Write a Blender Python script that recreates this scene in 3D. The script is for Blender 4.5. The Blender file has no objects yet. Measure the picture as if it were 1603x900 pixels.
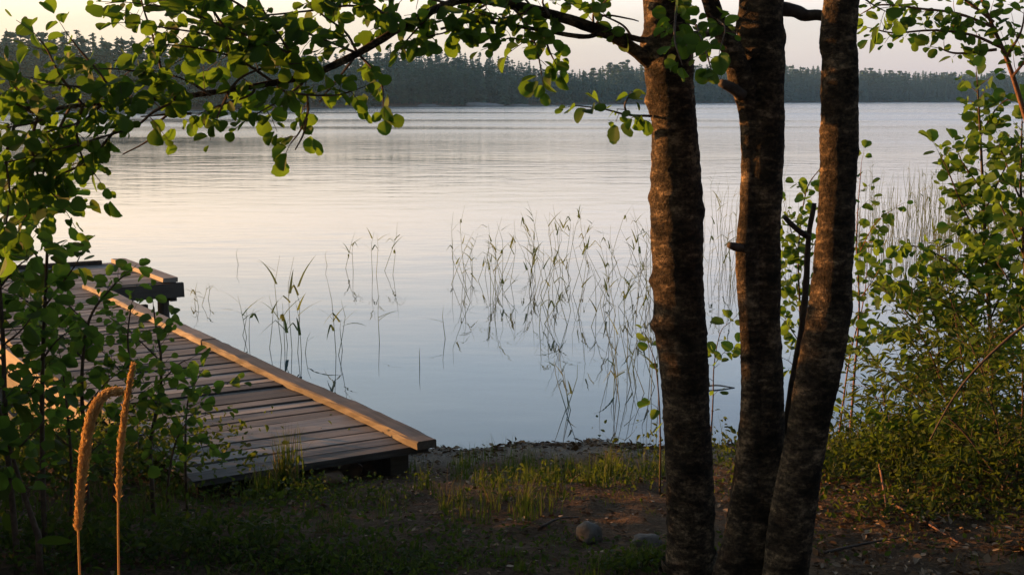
import bpy, math, random
import numpy as np
from mathutils import Vector, Matrix, noise as mn

random.seed(7)
rng = np.random.default_rng(7)
S = bpy.context.scene
COL = S.collection

# ------------------------------------------------------------------ camera
F = 2100.0                 # focal length measured in photo pixels (1603 wide)
PITCH = math.atan(297 / F)
H = 2.1
cam_d = bpy.data.cameras.new('camera')
cam = bpy.data.objects.new('camera', cam_d)
COL.objects.link(cam)
cam.location = (0, 0, H)
cam.rotation_euler = (math.pi / 2 - PITCH, 0, 0)
cam_d.sensor_width = 36.0
cam_d.lens = 36.0 * F / 1603.0
cam_d.clip_start = 0.05
cam_d.clip_end = 6000
S.camera = cam
FW = Vector((0, math.cos(PITCH), -math.sin(PITCH)))
UP = Vector((0, math.sin(PITCH), math.cos(PITCH)))
C0 = Vector((0, 0, H))


def ray(px, py):
    return FW + Vector((1, 0, 0)) * ((px - 801.5) / F) - UP * ((py - 450) / F)


YO = 0.0                   # depth offset added to Y while one group of plants is built


def P(px, py, Y):
    """the point seen at a photo pixel, Y metres in front of the viewer"""
    r = ray(px, py); Y = Y + YO
    return C0 + r * (Y / r.y)


def G(px, py, z=0.0):
    r = ray(px, py)
    return C0 + r * ((z - H) / r.z)


def pxw(w, px, py, Y):
    return w / F * ((Y + YO) / ray(px, py).y)


# ------------------------------------------------------------------ tags
def tag(o, label=None, cat=None, group=None, kind=None):
    if label: o['label'] = label
    if cat: o['category'] = cat
    if group: o['group'] = group
    if kind: o['kind'] = kind
    return o


def empty(name, loc, label, cat, group=None):
    o = bpy.data.objects.new(name, None)
    COL.objects.link(o)
    o.location = loc
    o.empty_display_size = 0.1
    tag(o, label, cat, group)
    return o


# ------------------------------------------------------------------ mesh collecting
class MB:
    def __init__(self):
        self.v = []; self.f = []; self.m = []; self.t = []; self.n = 0

    def add(self, verts, faces, mat=0, tone=0.5):
        b = self.n
        self.v.extend([tuple(p) for p in verts])
        self.f.extend([tuple(i + b for i in f) for f in faces])
        self.m.extend([mat] * len(faces))
        self.t.extend([tone] * len(verts))
        self.n += len(verts)

    def box(self, o, ax, ay, az, mat=0, tone=None, jit=0.0):
        """box from corner-centred origin o with half axis vectors"""
        o = Vector(o); ax = Vector(ax); ay = Vector(ay); az = Vector(az)
        vs = []
        for sz in (-1, 1):
            for sy in (-1, 1):
                for sx in (-1, 1):
                    p = o + ax * sx + ay * sy + az * sz
                    if jit: p += Vector((random.uniform(-jit, jit), random.uniform(-jit, jit), random.uniform(-jit, jit)))
                    vs.append(p)
        fs = [(0, 2, 3, 1), (4, 5, 7, 6), (0, 1, 5, 4), (2, 6, 7, 3), (0, 4, 6, 2), (1, 3, 7, 5)]
        self.add(vs, fs, mat, random.random() if tone is None else tone)

    def tube(self, pts, rad, sides=6, mat=0, tone=0.5, cap=True, disp=None):
        pts = [Vector(p) for p in pts]
        n = len(pts)
        vs = []
        T0 = (pts[1] - pts[0]).normalized()
        a = Vector((0, 0, 1)) if abs(T0.z) < 0.9 else Vector((0, 1, 0))
        U = T0.cross(a).normalized()
        for i in range(n):
            T = (pts[min(i + 1, n - 1)] - pts[max(i - 1, 0)])
            if T.length < 1e-9: T = T0
            T = T.normalized()
            U = (U - T * U.dot(T)).normalized()
            W = T.cross(U)
            for k in range(sides):
                an = 2 * math.pi * k / sides
                d = U * math.cos(an) + W * math.sin(an)
                r = rad[i]
                if disp: r += disp(pts[i] + d * r, d, r)
                vs.append(pts[i] + d * r)
        fs = []
        for i in range(n - 1):
            for k in range(sides):
                k2 = (k + 1) % sides
                fs.append((i * sides + k, i * sides + k2, (i + 1) * sides + k2, (i + 1) * sides + k))
        if cap:
            fs.append(tuple(range(sides - 1, -1, -1)))
            fs.append(tuple((n - 1) * sides + k for k in range(sides)))
        self.add(vs, fs, mat, tone)

    def build(self, name, mats, parent=None, smooth=False):
        me = bpy.data.meshes.new(name)
        me.from_pydata(self.v, [], self.f)
        if not isinstance(mats, (list, tuple)): mats = [mats]
        for m in mats: me.materials.append(m)
        if len(mats) > 1: me.polygons.foreach_set('material_index', self.m)
        at = me.attributes.new('tone', 'FLOAT', 'POINT')
        at.data.foreach_set('value', self.t)
        if smooth: me.polygons.foreach_set('use_smooth', [True] * len(me.polygons))
        me.update()
        o = bpy.data.objects.new(name, me)
        COL.objects.link(o)
        if parent:
            o.parent = parent
            o.matrix_parent_inverse = Matrix.Translation(parent.location).inverted()
        return o


def smooth_path(pts, per=6):
    """Catmull-Rom through pts (tuples of any length)"""
    A = np.array(pts, dtype=float)
    A = np.vstack([2 * A[0] - A[1], A, 2 * A[-1] - A[-2]])
    out = []
    for i in range(1, len(A) - 2):
        p0, p1, p2, p3 = A[i - 1], A[i], A[i + 1], A[i + 2]
        for k in range(per):
            t = k / per
            out.append(0.5 * ((2 * p1) + (-p0 + p2) * t + (2 * p0 - 5 * p1 + 4 * p2 - p3) * t * t + (-p0 + 3 * p1 - 3 * p2 + p3) * t ** 3))
    out.append(A[-2])
    return out


# ------------------------------------------------------------------ leaves
LEAF_ROUND = np.array([(0, 0), (.07, .12), (.16, .27), (.30, .40), (.44, .45), (.55, .47), (.66, .455), (.78, .42), (.88, .31), (.95, .20), (.96, .05)])
LEAF_NARROW = np.array([(0, 0), (.15, .07), (.4, .13), (.65, .12), (.85, .07), (1, 0.004)])
LEAF_OVAL = np.array([(0, 0), (.12, .16), (.35, .30), (.6, .29), (.85, .14), (1, 0.005)])


class Leaves:
    def __init__(self, shape=LEAF_ROUND):
        self.shape = shape; self.L = []

    def add(self, pos, axis, nrm, size, tone=None):
        self.L.append((*pos, *axis, *nrm, size, random.random() if tone is None else tone))

    def build(self, name, mat, parent=None):
        A = np.array(self.L, dtype=np.float64).reshape(-1, 11)
        N = len(A)
        if N == 0: return None
        pos = A[:, 0:3]; ax = A[:, 3:6]; nr = A[:, 6:9]; sz = A[:, 9]; tn = A[:, 10]
        ax = ax / np.linalg.norm(ax, axis=1, keepdims=True)
        nr = nr - ax * (nr * ax).sum(1, keepdims=True)
        nr = nr / (np.linalg.norm(nr, axis=1, keepdims=True) + 1e-9)
        sd = np.cross(nr, ax)
        sh = self.shape; k = len(sh)
        # template: base + right side (k-2) + tip + left side
        u = np.concatenate([sh[:, 0], sh[1:-1, 0][::-1]])
        w = np.concatenate([sh[:, 1], -sh[1:-1, 1][::-1]])
        w[k - 1] = 0
        m = len(u)
        fold = rng.uniform(-0.1, 0.85, N)[:, None]
        curl = rng.uniform(-0.6, 0.25, N)[:, None]
        asp = rng.uniform(0.68, 1.14, N)[:, None]
        U = u[None, :] * sz[:, None]
        Wd = w[None, :] * sz[:, None] * asp * (1 + rng.uniform(-.09, .09, (N, m)))
        Z = (np.abs(w)[None, :] * fold + (u[None, :] ** 2) * curl) * sz[:, None]
        V = pos[:, None, :] + ax[:, None, :] * U[..., None] + sd[:, None, :] * Wd[..., None] + nr[:, None, :] * Z[..., None]
        V = V.reshape(-1, 3)
        fr = np.array(list(range(0, k)))                       # right half: base .. tip
        fl = np.array([0, k - 1] + list(range(k, m)))          # left half
        nf1, nf2 = len(fr), len(fl)
        loops = np.concatenate([np.tile(np.concatenate([fr, fl]), (N, 1)) + (np.arange(N) * m)[:, None]], axis=1).ravel()
        tot = np.tile(np.array([nf1, nf2]), N)
        start = np.concatenate([[0], np.cumsum(tot)[:-1]])
        me = bpy.data.meshes.new(name)
        me.vertices.add(N * m); me.loops.add(len(loops)); me.polygons.add(2 * N)
        me.vertices.foreach_set('co', V.ravel())
        me.loops.foreach_set('vertex_index', loops.astype(np.int32))
        me.polygons.foreach_set('loop_start', start.astype(np.int32))
        me.polygons.foreach_set('loop_total', tot.astype(np.int32))
        me.materials.append(mat)
        at = me.attributes.new('tone', 'FLOAT', 'POINT')
        at.data.foreach_set('value', np.repeat(tn, m))
        me.update(calc_edges=True); me.validate()
        o = bpy.data.objects.new(name, me)
        COL.objects.link(o)
        if parent:
            o.parent = parent
            o.matrix_parent_inverse = Matrix.Translation(parent.location).inverted()
        return o


# ------------------------------------------------------------------ materials
def new_mat(name):
    m = bpy.data.materials.new(name); m.use_nodes = True
    nt = m.node_tree; nt.nodes.clear()
    out = nt.nodes.new('ShaderNodeOutputMaterial')
    return m, nt, out


def nd(nt, t, **kw):
    n = nt.nodes.new(t)
    for k, v in kw.items():
        if hasattr(n, k): setattr(n, k, v)
        else: n.inputs[k].default_value = v
    return n


def ramp(nt, stops):
    r = nt.nodes.new('ShaderNodeValToRGB')
    e = r.color_ramp.elements
    while len(e) < len(stops): e.new(0.5)
    for i, (p, c) in enumerate(stops):
        e[i].position = p; e[i].color = (*c, 1)
    return r


def leaf_mat(name, c0, c1, c2, trans=0.42, tcol=(0.16, 0.24, 0.02), rough=0.6):
    m, nt, out = new_mat(name)
    a = nd(nt, 'ShaderNodeAttribute', attribute_name='tone')
    r = ramp(nt, [(0, c0), (0.55, c1), (1, c2)])
    nt.links.new(a.outputs['Fac'], r.inputs[0])
    b = nd(nt, 'ShaderNodeBsdfPrincipled', Roughness=rough)
    b.inputs['Specular IOR Level'].default_value = 0.10
    nt.links.new(r.outputs[0], b.inputs['Base Color'])
    t = nd(nt, 'ShaderNodeBsdfTranslucent')
    mx = nd(nt, 'ShaderNodeMixRGB', blend_type='MIX'); mx.inputs[0].default_value = 0.65
    nt.links.new(r.outputs[0], mx.inputs[1]); mx.inputs[2].default_value = (*tcol, 1)
    nt.links.new(mx.outputs[0], t.inputs[0])
    ms = nd(nt, 'ShaderNodeMixShader'); ms.inputs[0].default_value = trans
    nt.links.new(b.outputs[0], ms.inputs[1]); nt.links.new(t.outputs[0], ms.inputs[2])
    nt.links.new(ms.outputs[0], out.inputs[0])
    return m


def bark_mat(name, dark, mid, pale, scale=1.0, bump=0.9):
    m, nt, out = new_mat(name)
    tc = nd(nt, 'ShaderNodeNewGeometry')
    mp = nd(nt, 'ShaderNodeMapping'); mp.inputs['Scale'].default_value = (20 * scale, 20 * scale, 52 * scale)
    nt.links.new(tc.outputs['Position'], mp.inputs[0])
    n1 = nd(nt, 'ShaderNodeTexNoise', Scale=1.0, Detail=6.0, Roughness=0.65)
    nt.links.new(mp.outputs[0], n1.inputs['Vector'])
    n2 = nd(nt, 'ShaderNodeTexNoise', Scale=9.0 * scale, Detail=5.0, Roughness=0.6)
    nt.links.new(tc.outputs['Position'], n2.inputs['Vector'])
    mp3 = nd(nt, 'ShaderNodeMapping'); mp3.inputs['Scale'].default_value = (1.6, 1.6, 2.6)
    nt.links.new(tc.outputs['Position'], mp3.inputs[0])
    r1 = ramp(nt, [(0.40, dark), (0.52, mid), (0.64, pale)])
    mxf = nd(nt, 'ShaderNodeMath', operation='ADD')
    h1 = nd(nt, 'ShaderNodeMath', operation='MULTIPLY'); h1.inputs[1].default_value = 0.6
    h2 = nd(nt, 'ShaderNodeMath', operation='MULTIPLY'); h2.inputs[1].default_value = 0.4
    nt.links.new(n1.outputs['Fac'], h1.inputs[0]); nt.links.new(n2.outputs['Fac'], h2.inputs[0])
    nt.links.new(h1.outputs[0], mxf.inputs[0]); nt.links.new(h2.outputs[0], mxf.inputs[1])
    nt.links.new(mxf.outputs[0], r1.inputs[0])
    # dark plates and pale lichen blotches
    lic = nd(nt, 'ShaderNodeTexNoise', Scale=5.0 * scale, Detail=7.0, Roughness=0.7)
    nt.links.new(mp3.outputs[0], lic.inputs['Vector'])
    cr = ramp(nt, [(0.40, (0.30, 0.30, 0.30)), (0.52, (1, 1, 1)), (0.66, (1.25, 1.28, 1.2))])
    nt.links.new(lic.outputs['Fac'], cr.inputs[0])
    mul = nd(nt, 'ShaderNodeMixRGB', blend_type='MULTIPLY'); mul.inputs[0].default_value = 0.9
    nt.links.new(r1.outputs[0], mul.inputs[1]); nt.links.new(cr.outputs[0], mul.inputs[2])
    fine = nd(nt, 'ShaderNodeTexNoise', Scale=95.0 * scale, Detail=4.0, Roughness=0.7)
    nt.links.new(tc.outputs['Position'], fine.inputs['Vector'])
    fr_ = ramp(nt, [(0.36, (.35, .35, .35)), (0.5, (1, 1, 1)), (0.64, (1.7, 1.65, 1.55))])
    nt.links.new(fine.outputs['Fac'], fr_.inputs[0])
    mul2 = nd(nt, 'ShaderNodeMixRGB', blend_type='MULTIPLY'); mul2.inputs[0].default_value = 0.85
    nt.links.new(mul.outputs[0], mul2.inputs[1]); nt.links.new(fr_.outputs[0], mul2.inputs[2]); mul = mul2
    b = nd(nt, 'ShaderNodeBsdfPrincipled', Roughness=0.9)
    b.inputs['Specular IOR Level'].default_value = 0.15
    nt.links.new(mul.outputs[0], b.inputs['Base Color'])
    hs = nd(nt, 'ShaderNodeMath', operation='MULTIPLY_ADD'); hs.inputs[1].default_value = 0.6
    nt.links.new(fine.outputs['Fac'], hs.inputs[0]); nt.links.new(mxf.outputs[0], hs.inputs[2])
    bp = nd(nt, 'ShaderNodeBump', Strength=bump, Distance=0.03)
    nt.links.new(hs.outputs[0], bp.inputs['Height']); nt.links.new(bp.outputs[0], b.inputs['Normal'])
    nt.links.new(b.outputs[0], out.inputs[0])
    return m


def plain_mat(name, c, c2=None, rough=0.8, scale=20.0, bump=0.3, use_tone=0.0):
    m, nt, out = new_mat(name)
    g = nd(nt, 'ShaderNodeNewGeometry')
    n = nd(nt, 'ShaderNodeTexNoise', Scale=scale, Detail=5.0, Roughness=0.6)
    nt.links.new(g.outputs['Position'], n.inputs['Vector'])
    r = ramp(nt, [(0.32, c), (0.68, c2 or tuple(x * 1.5 for x in c))])
    fac = n.outputs['Fac']
    if use_tone:
        a = nd(nt, 'ShaderNodeAttribute', attribute_name='tone')
        mm = nd(nt, 'ShaderNodeMixRGB', blend_type='MIX'); mm.inputs[0].default_value = use_tone
        nt.links.new(n.outputs['Fac'], mm.inputs[1]); nt.links.new(a.outputs['Fac'], mm.inputs[2])
        fac = mm.outputs[0]
    nt.links.new(fac, r.inputs[0])
    b = nd(nt, 'ShaderNodeBsdfPrincipled', Roughness=rough)
    b.inputs['Specular IOR Level'].default_value = 0.25
    nt.links.new(r.outputs[0], b.inputs['Base Color'])
    if bump:
        bp = nd(nt, 'ShaderNodeBump', Strength=bump, Distance=0.01)
        nt.links.new(n.outputs['Fac'], bp.inputs['Height']); nt.links.new(bp.outputs[0], b.inputs['Normal'])
    nt.links.new(b.outputs[0], out.inputs[0])
    return m


def wood_mat(name, direction, c0, c1, c2):
    """weathered boards: grain stretched along the given horizontal direction"""
    m, nt, out = new_mat(name)
    g = nd(nt, 'ShaderNodeNewGeometry')
    mp = nd(nt, 'ShaderNodeMapping', vector_type='POINT')
    mp.inputs['Rotation'].default_value = (0, 0, -math.atan2(direction[1], direction[0]))
    nt.links.new(g.outputs['Position'], mp.inputs[0])
    mp2 = nd(nt, 'ShaderNodeMapping'); mp2.inputs['Scale'].default_value = (3.0, 55.0, 55.0)
    nt.links.new(mp.outputs[0], mp2.inputs[0])
    n = nd(nt, 'ShaderNodeTexNoise', Scale=1.0, Detail=6.0, Roughness=0.65)
    nt.links.new(mp2.outputs[0], n.inputs['Vector'])
    n2 = nd(nt, 'ShaderNodeTexNoise', Scale=3.5, Detail=4.0)
    nt.links.new(g.outputs['Position'], n2.inputs['Vector'])
    a = nd(nt, 'ShaderNodeAttribute', attribute_name='tone')
    s1 = nd(nt, 'ShaderNodeMath', operation='MULTIPLY'); s1.inputs[1].default_value = 0.38
    s2 = nd(nt, 'ShaderNodeMath', operation='MULTIPLY_ADD'); s2.inputs[1].default_value = 0.30
    s3 = nd(nt, 'ShaderNodeMath', operation='MULTIPLY_ADD'); s3.inputs[1].default_value = 0.32
    nt.links.new(n.outputs['Fac'], s1.inputs[0])
    nt.links.new(n2.outputs['Fac'], s2.inputs[0]); nt.links.new(s1.outputs[0], s2.inputs[2])
    nt.links.new(a.outputs['Fac'], s3.inputs[0]); nt.links.new(s2.outputs[0], s3.inputs[2])
    r = ramp(nt, [(0.3, c0), (0.52, c1), (0.75, c2)])
    nt.links.new(s3.outputs[0], r.inputs[0])
    b = nd(nt, 'ShaderNodeBsdfPrincipled', Roughness=0.72)
    b.inputs['Specular IOR Level'].default_value = 0.3
    nt.links.new(r.outputs[0], b.inputs['Base Color'])
    bp = nd(nt, 'ShaderNodeBump', Strength=0.5, Distance=0.004)
    nt.links.new(n.outputs['Fac'], bp.inputs['Height']); nt.links.new(bp.outputs[0], b.inputs['Normal'])
    nt.links.new(b.outputs[0], out.inputs[0])
    return m


DN = Vector((0.854, 0.52, 0)).normalized()      # across the jetty, towards its right edge
DD = Vector((-0.52, 0.854, 0)).normalized()     # along the jetty, out into the lake

M = {}
M['alder_leaf'] = leaf_mat('alder_leaf', (.030, .062, .016), (.05, .105, .02), (.09, .16, .026), trans=.5, tcol=(.17, .33, .02))
M['sapling_leaf'] = leaf_mat('sapling_leaf', (.032, .066, .016), (.058, .115, .022), (.10, .17, .028), trans=.5, tcol=(.2, .36, .03))
M['willow_leaf'] = leaf_mat('willow_leaf', (.020, .038, .011), (.036, .066, .016), (.075, .105, .022), trans=.42)
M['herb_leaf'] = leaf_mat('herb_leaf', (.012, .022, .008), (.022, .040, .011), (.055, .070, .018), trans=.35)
M['grass'] = leaf_mat('grass_blade', (.02, .034, .010), (.042, .066, .014), (.10, .115, .028), trans=0.35)
M['reed'] = leaf_mat('reed_green', (.045, .078, .024), (.075, .12, .034), (.17, .185, .075), trans=0.45, tcol=(.2, .26, .06))
M['litter'] = leaf_mat('dry_leaf', (.05, .03, .016), (.12, .068, .032), (.36, .27, .18), trans=0.1, tcol=(.12, .06, .02))
M['bark'] = bark_mat('alder_bark', (.018, .0135, .010), (.064, .047, .031), (.25, .18, .115))
M['twig'] = plain_mat('twig_bark', (.045, .032, .024), (.10, .07, .05), scale=60)
M['red_twig'] = plain_mat('reddish_twig_bark', (.10, .05, .032), (.19, .10, .065), scale=60)
M['dead'] = plain_mat('dead_wood', (.03, .024, .02), (.08, .06, .048), scale=50)
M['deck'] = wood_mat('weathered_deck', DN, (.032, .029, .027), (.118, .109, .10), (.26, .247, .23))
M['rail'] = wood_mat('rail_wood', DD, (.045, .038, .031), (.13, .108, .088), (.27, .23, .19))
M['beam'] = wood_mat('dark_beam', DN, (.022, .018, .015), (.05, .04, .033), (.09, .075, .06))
M['straw'] = leaf_mat('dry_straw', (.50, .29, .10), (.66, .42, .16), (.76, .55, .28), trans=0.35, tcol=(.5, .33, .12))
M['stone'] = plain_mat('grey_stone', (.13, .115, .10), (.27, .245, .22), scale=18, bump=0.5)
M['dark_stone'] = plain_mat('mossy_grey_stone', (.05, .045, .04), (.14, .125, .11), scale=22, bump=0.6)
M['shore_stone'] = plain_mat('sun_tinted_stone', (.07, .045, .028), (.17, .105, .06), scale=14, bump=0.5)  # low-sun orange put into the stone colour
M['far_tree'] = plain_mat('conifer_needles', (.020, .056, .034), (.040, .095, .050), scale=0.25, bump=0, use_tone=0.6)
M['far_rock'] = plain_mat('shore_granite', (.13, .125, .12), (.24, .23, .22), scale=0.4, bump=0)


# ------------------------------------------------------------------ terrain
def shore_near(x):
    return 7.95 + 0.10 * math.sin(x * 1.7 + 0.5) + 0.05 * math.sin(x * 5.1) + 0.035 * math.sin(x * 12.7 + 1) + 0.02 * math.sin(x * 27.0) + max(0, x - 1.2) * 0.35 * (1 if x < 4 else 4 / x * 1.0)


SH_PX = [-900, -200, 0, 400, 560, 700, 850, 960, 1100, 1250, 1603, 2200]
SH_D = [200, 205, 215, 232, 300, 335, 360, 440, 520, 600, 640, 650]
TOP_PX = [-900, 0, 100, 200, 400, 540, 560, 622, 690, 712, 780, 820, 852, 896, 952, 1000, 1090, 1227, 1344, 1400, 1500, 1603, 2200]
TOP_Y = [40, 47, 50, 55, 75, 85, 85, 77, 84, 84, 92, 98, 104, 110, 101, 98, 100, 100, 107, 110, 112, 112, 112]


def az_px(x, y):
    return 801.5 + F * (x / max(y, 1.0)) * math.cos(PITCH)


def shore_far(x, y):
    return float(np.interp(az_px(x, y), SH_PX, SH_D))


def top_z(px, d):
    yy = float(np.interp(px, TOP_PX, TOP_Y))
    return H + (153 - yy) / F * d


def ground_z(x, y):
    d = shore_near(x) - y
    if d > 0:
        z = 0.56 * (1 - math.exp(-(d / 2.2) ** 1.45)) + 0.03 * min(1, d * 3) * mn.noise(Vector((x * 1.3, y * 1.3, 0)))
        z += 0.024 * min(1, d * 2) * mn.noise(Vector((x * 5, y * 5, 3))) + 0.011 * min(1, d) * mn.noise(Vector((x * 17, y * 17, 5)))
        if y < -1: z += 0.05 * (-1 - y) * min(1, (-1 - y) / 10)
        return z
    z = max(-3.0, 0.13 * d)
    if y > 60:
        e = y - shore_far(x, y)
        if e > -25:
            z2 = max(-3.0, 0.12 * e) if e < 0 else 5.5 * (1 - math.exp(-e / 45)) + 0.02 * max(0, e - 120)
            z = max(z, z2)
            # unseen ridge added at left to keep the evening sun off the far shore
            ap = az_px(x, y)
            if ap < -150:
                hx = min(1, (-150 - ap) / 500); hy = min(1, max(0, (y - 170) / 90))
                z = max(z, 44 * hx * hx * (3 - 2 * hx) * hy * hy * (3 - 2 * hy))
    return z


def axis(parts):
    out = []
    for a, b, n in parts: out += list(np.linspace(a, b, n, endpoint=False))
    out.append(parts[-1][1]); return out


gx = axis([(-520, -60, 48), (-60, -8, 16), (-8, -3.5, 40), (-3.5, 3.5, 130), (3.5, 9, 40), (9, 60, 16), (60, 520, 40)])
gy = axis([(-90, -20, 9), (-20, 2.5, 40), (2.5, 9.5, 130), (9.5, 40, 22), (40, 160, 10), (160, 760, 75), (760, 860, 4)])
gv = [(x, y, ground_z(x, y)) for y in gy for x in gx]
nx = len(gx)
gf = [(j * nx + i, j * nx + i + 1, (j + 1) * nx + i + 1, (j + 1) * nx + i) for j in range(len(gy) - 1) for i in range(nx - 1)]
gm, nt, out = new_mat('forest_soil')
g = nd(nt, 'ShaderNodeNewGeometry')
n1 = nd(nt, 'ShaderNodeTexNoise', Scale=1.6, Detail=6.0, Roughness=0.6)
n2 = nd(nt, 'ShaderNodeTexNoise', Scale=38.0, Detail=6.0, Roughness=0.7)
n3 = nd(nt, 'ShaderNodeTexVoronoi', Scale=70.0)
for n in (n1, n2, n3): nt.links.new(g.outputs['Position'], n.inputs['Vector'])
r1 = ramp(nt, [(0.34, (.036, .025, .016)), (0.5, (.095, .063, .039)), (0.66, (.18, .122, .075))])
ad = nd(nt, 'ShaderNodeMath', operation='MULTIPLY_ADD'); ad.inputs[1].default_value = 0.5
hf = nd(nt, 'ShaderNodeMath', operation='MULTIPLY'); hf.inputs[1].default_value = 0.5
nt.links.new(n2.outputs['Fac'], hf.inputs[0])
nt.links.new(n1.outputs['Fac'], ad.inputs[0]); nt.links.new(hf.outputs[0], ad.inputs[2]); nt.links.new(ad.outputs[0], r1.inputs[0])
sp = nd(nt, 'ShaderNodeSeparateXYZ'); nt.links.new(g.outputs['Position'], sp.inputs[0])
mr = nd(nt, 'ShaderNodeMapRange'); mr.inputs[1].default_value = 0.03; mr.inputs[2].default_value = 0.13; mr.inputs[3].default_value = 1; mr.inputs[4].default_value = 0
nt.links.new(sp.outputs['Z'], mr.inputs[0])
sand = ramp(nt, [(0.35, (.15, .128, .10)), (0.65, (.27, .235, .19))]); nt.links.new(n2.outputs['Fac'], sand.inputs[0])
mx = nd(nt, 'ShaderNodeMixRGB'); nt.links.new(mr.outputs[0], mx.inputs[0]); nt.links.new(r1.outputs[0], mx.inputs[1]); nt.links.new(sand.outputs[0], mx.inputs[2])
b = nd(nt, 'ShaderNodeBsdfPrincipled', Roughness=0.95); b.inputs['Specular IOR Level'].default_value = 0.1
nt.links.new(mx.outputs[0], b.inputs['Base Color'])
bp = nd(nt, 'ShaderNodeBump', Strength=1.0, Distance=0.035)
hm = nd(nt, 'ShaderNodeMath', operation='MULTIPLY_ADD'); hm.inputs[1].default_value = 0.4
nt.links.new(n3.outputs['Distance'], hm.inputs[0]); nt.links.new(n2.outputs['Fac'], hm.inputs[2])
nt.links.new(hm.outputs[0], bp.inputs['Height']); nt.links.new(bp.outputs[0], b.inputs['Normal'])
nt.links.new(b.outputs[0], out.inputs[0])
mb = MB(); mb.add(gv, gf)
tag(mb.build('ground', gm, smooth=True), kind='structure')

# ------------------------------------------------------------------ water
wm, nt, out = new_mat('lake_water')
g = nd(nt, 'ShaderNodeNewGeometry')
mp = nd(nt, 'ShaderNodeMapping'); mp.inputs['Scale'].default_value = (0.55, 1.0, 1.0); mp.inputs['Rotation'].default_value = (0, 0, 0.12)
nt.links.new(g.outputs['Position'], mp.inputs[0])
na = nd(nt, 'ShaderNodeTexNoise', Scale=1.15, Detail=2.0, Roughness=0.5)
nb = nd(nt, 'ShaderNodeTexNoise', Scale=5.5, Detail=2.0, Roughness=0.5)
for n in (na, nb): nt.links.new(mp.outputs[0], n.inputs['Vector'])
mpc = nd(nt, 'ShaderNodeMapping'); mpc.inputs['Scale'].default_value = (0.012, 0.045, 1.0)
nt.links.new(g.outputs['Position'], mpc.inputs[0])
nc = nd(nt, 'ShaderNodeTexNoise', Scale=1.0, Detail=3.0, Roughness=0.55)
nt.links.new(mpc.outputs[0], nc.inputs['Vector'])
spz = nd(nt, 'ShaderNodeSeparateXYZ'); nt.links.new(g.outputs['Position'], spz.inputs[0])
# ruffled water out in the lake, calm by the shore
cal = nd(nt, 'ShaderNodeMapRange'); cal.inputs[1].default_value = 8; cal.inputs[2].default_value = 60; cal.inputs[3].default_value = 0.16; cal.inputs[4].default_value = 1.0
nt.links.new(spz.outputs['Y'], cal.inputs[0])
gust = ramp(nt, [(0.40, (.25, .25, .25)), (0.62, (1, 1, 1))]); nt.links.new(nc.outputs['Fac'], gust.inputs[0])
st = nd(nt, 'ShaderNodeMath', operation='MULTIPLY'); nt.links.new(cal.outputs[0], st.inputs[0]); nt.links.new(gust.outputs[0], st.inputs[1])
hb = nd(nt, 'ShaderNodeMath', operation='MULTIPLY'); hb.inputs[1].default_value = 0.16
nt.links.new(nb.outputs['Fac'], hb.inputs[0])
hh = nd(nt, 'ShaderNodeMath', operation='MULTIPLY_ADD'); hh.inputs[1].default_value = 0.8
nt.links.new(na.outputs['Fac'], hh.inputs[0]); nt.links.new(hb.outputs[0], hh.inputs[2])
hs = nd(nt, 'ShaderNodeMath', operation='MULTIPLY'); nt.links.new(hh.outputs[0], hs.inputs[0]); nt.links.new(st.outputs[0], hs.inputs[1])
bp = nd(nt, 'ShaderNodeBump', Strength=1.0, Distance=0.05)
nt.links.new(hs.outputs[0], bp.inputs['Height'])
b = nd(nt, 'ShaderNodeBsdfPrincipled', Roughness=0.04, IOR=1.48)
b.inputs['Base Color'].default_value = (.035, .060, .085, 1)
b.inputs['Specular IOR Level'].default_value = 0.5
rf = nd(nt, 'ShaderNodeMapRange'); rf.inputs[1].default_value = 10; rf.inputs[2].default_value = 110; rf.inputs[3].default_value = 0.03; rf.inputs[4].default_value = 0.24
nt.links.new(spz.outputs['Y'], rf.inputs[0])
rg = ramp(nt, [(0.38, (.45, .45, .45)), (0.60, (1, 1, 1))]); nt.links.new(nc.outputs['Fac'], rg.inputs[0])
rm = nd(nt, 'ShaderNodeMath', operation='MULTIPLY'); nt.links.new(rf.outputs[0], rm.inputs[0]); nt.links.new(rg.outputs[0], rm.inputs[1])
nt.links.new(rm.outputs[0], b.inputs['Roughness'])
nt.links.new(bp.outputs[0], b.inputs['Normal'])
nt.links.new(b.outputs[0], out.inputs[0])
mb = MB()
wx = [-515, -300, -40, 0, 40, 300, 515]; wy = [5.0, 12, 40, 150, 400, 850]
mb.add([(x, y, 0) for y in wy for x in wx], [(j * 7 + i, j * 7 + i + 1, (j + 1) * 7 + i + 1, (j + 1) * 7 + i) for j in range(5) for i in range(6)])
tag(mb.build('water', wm), kind='structure')


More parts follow.
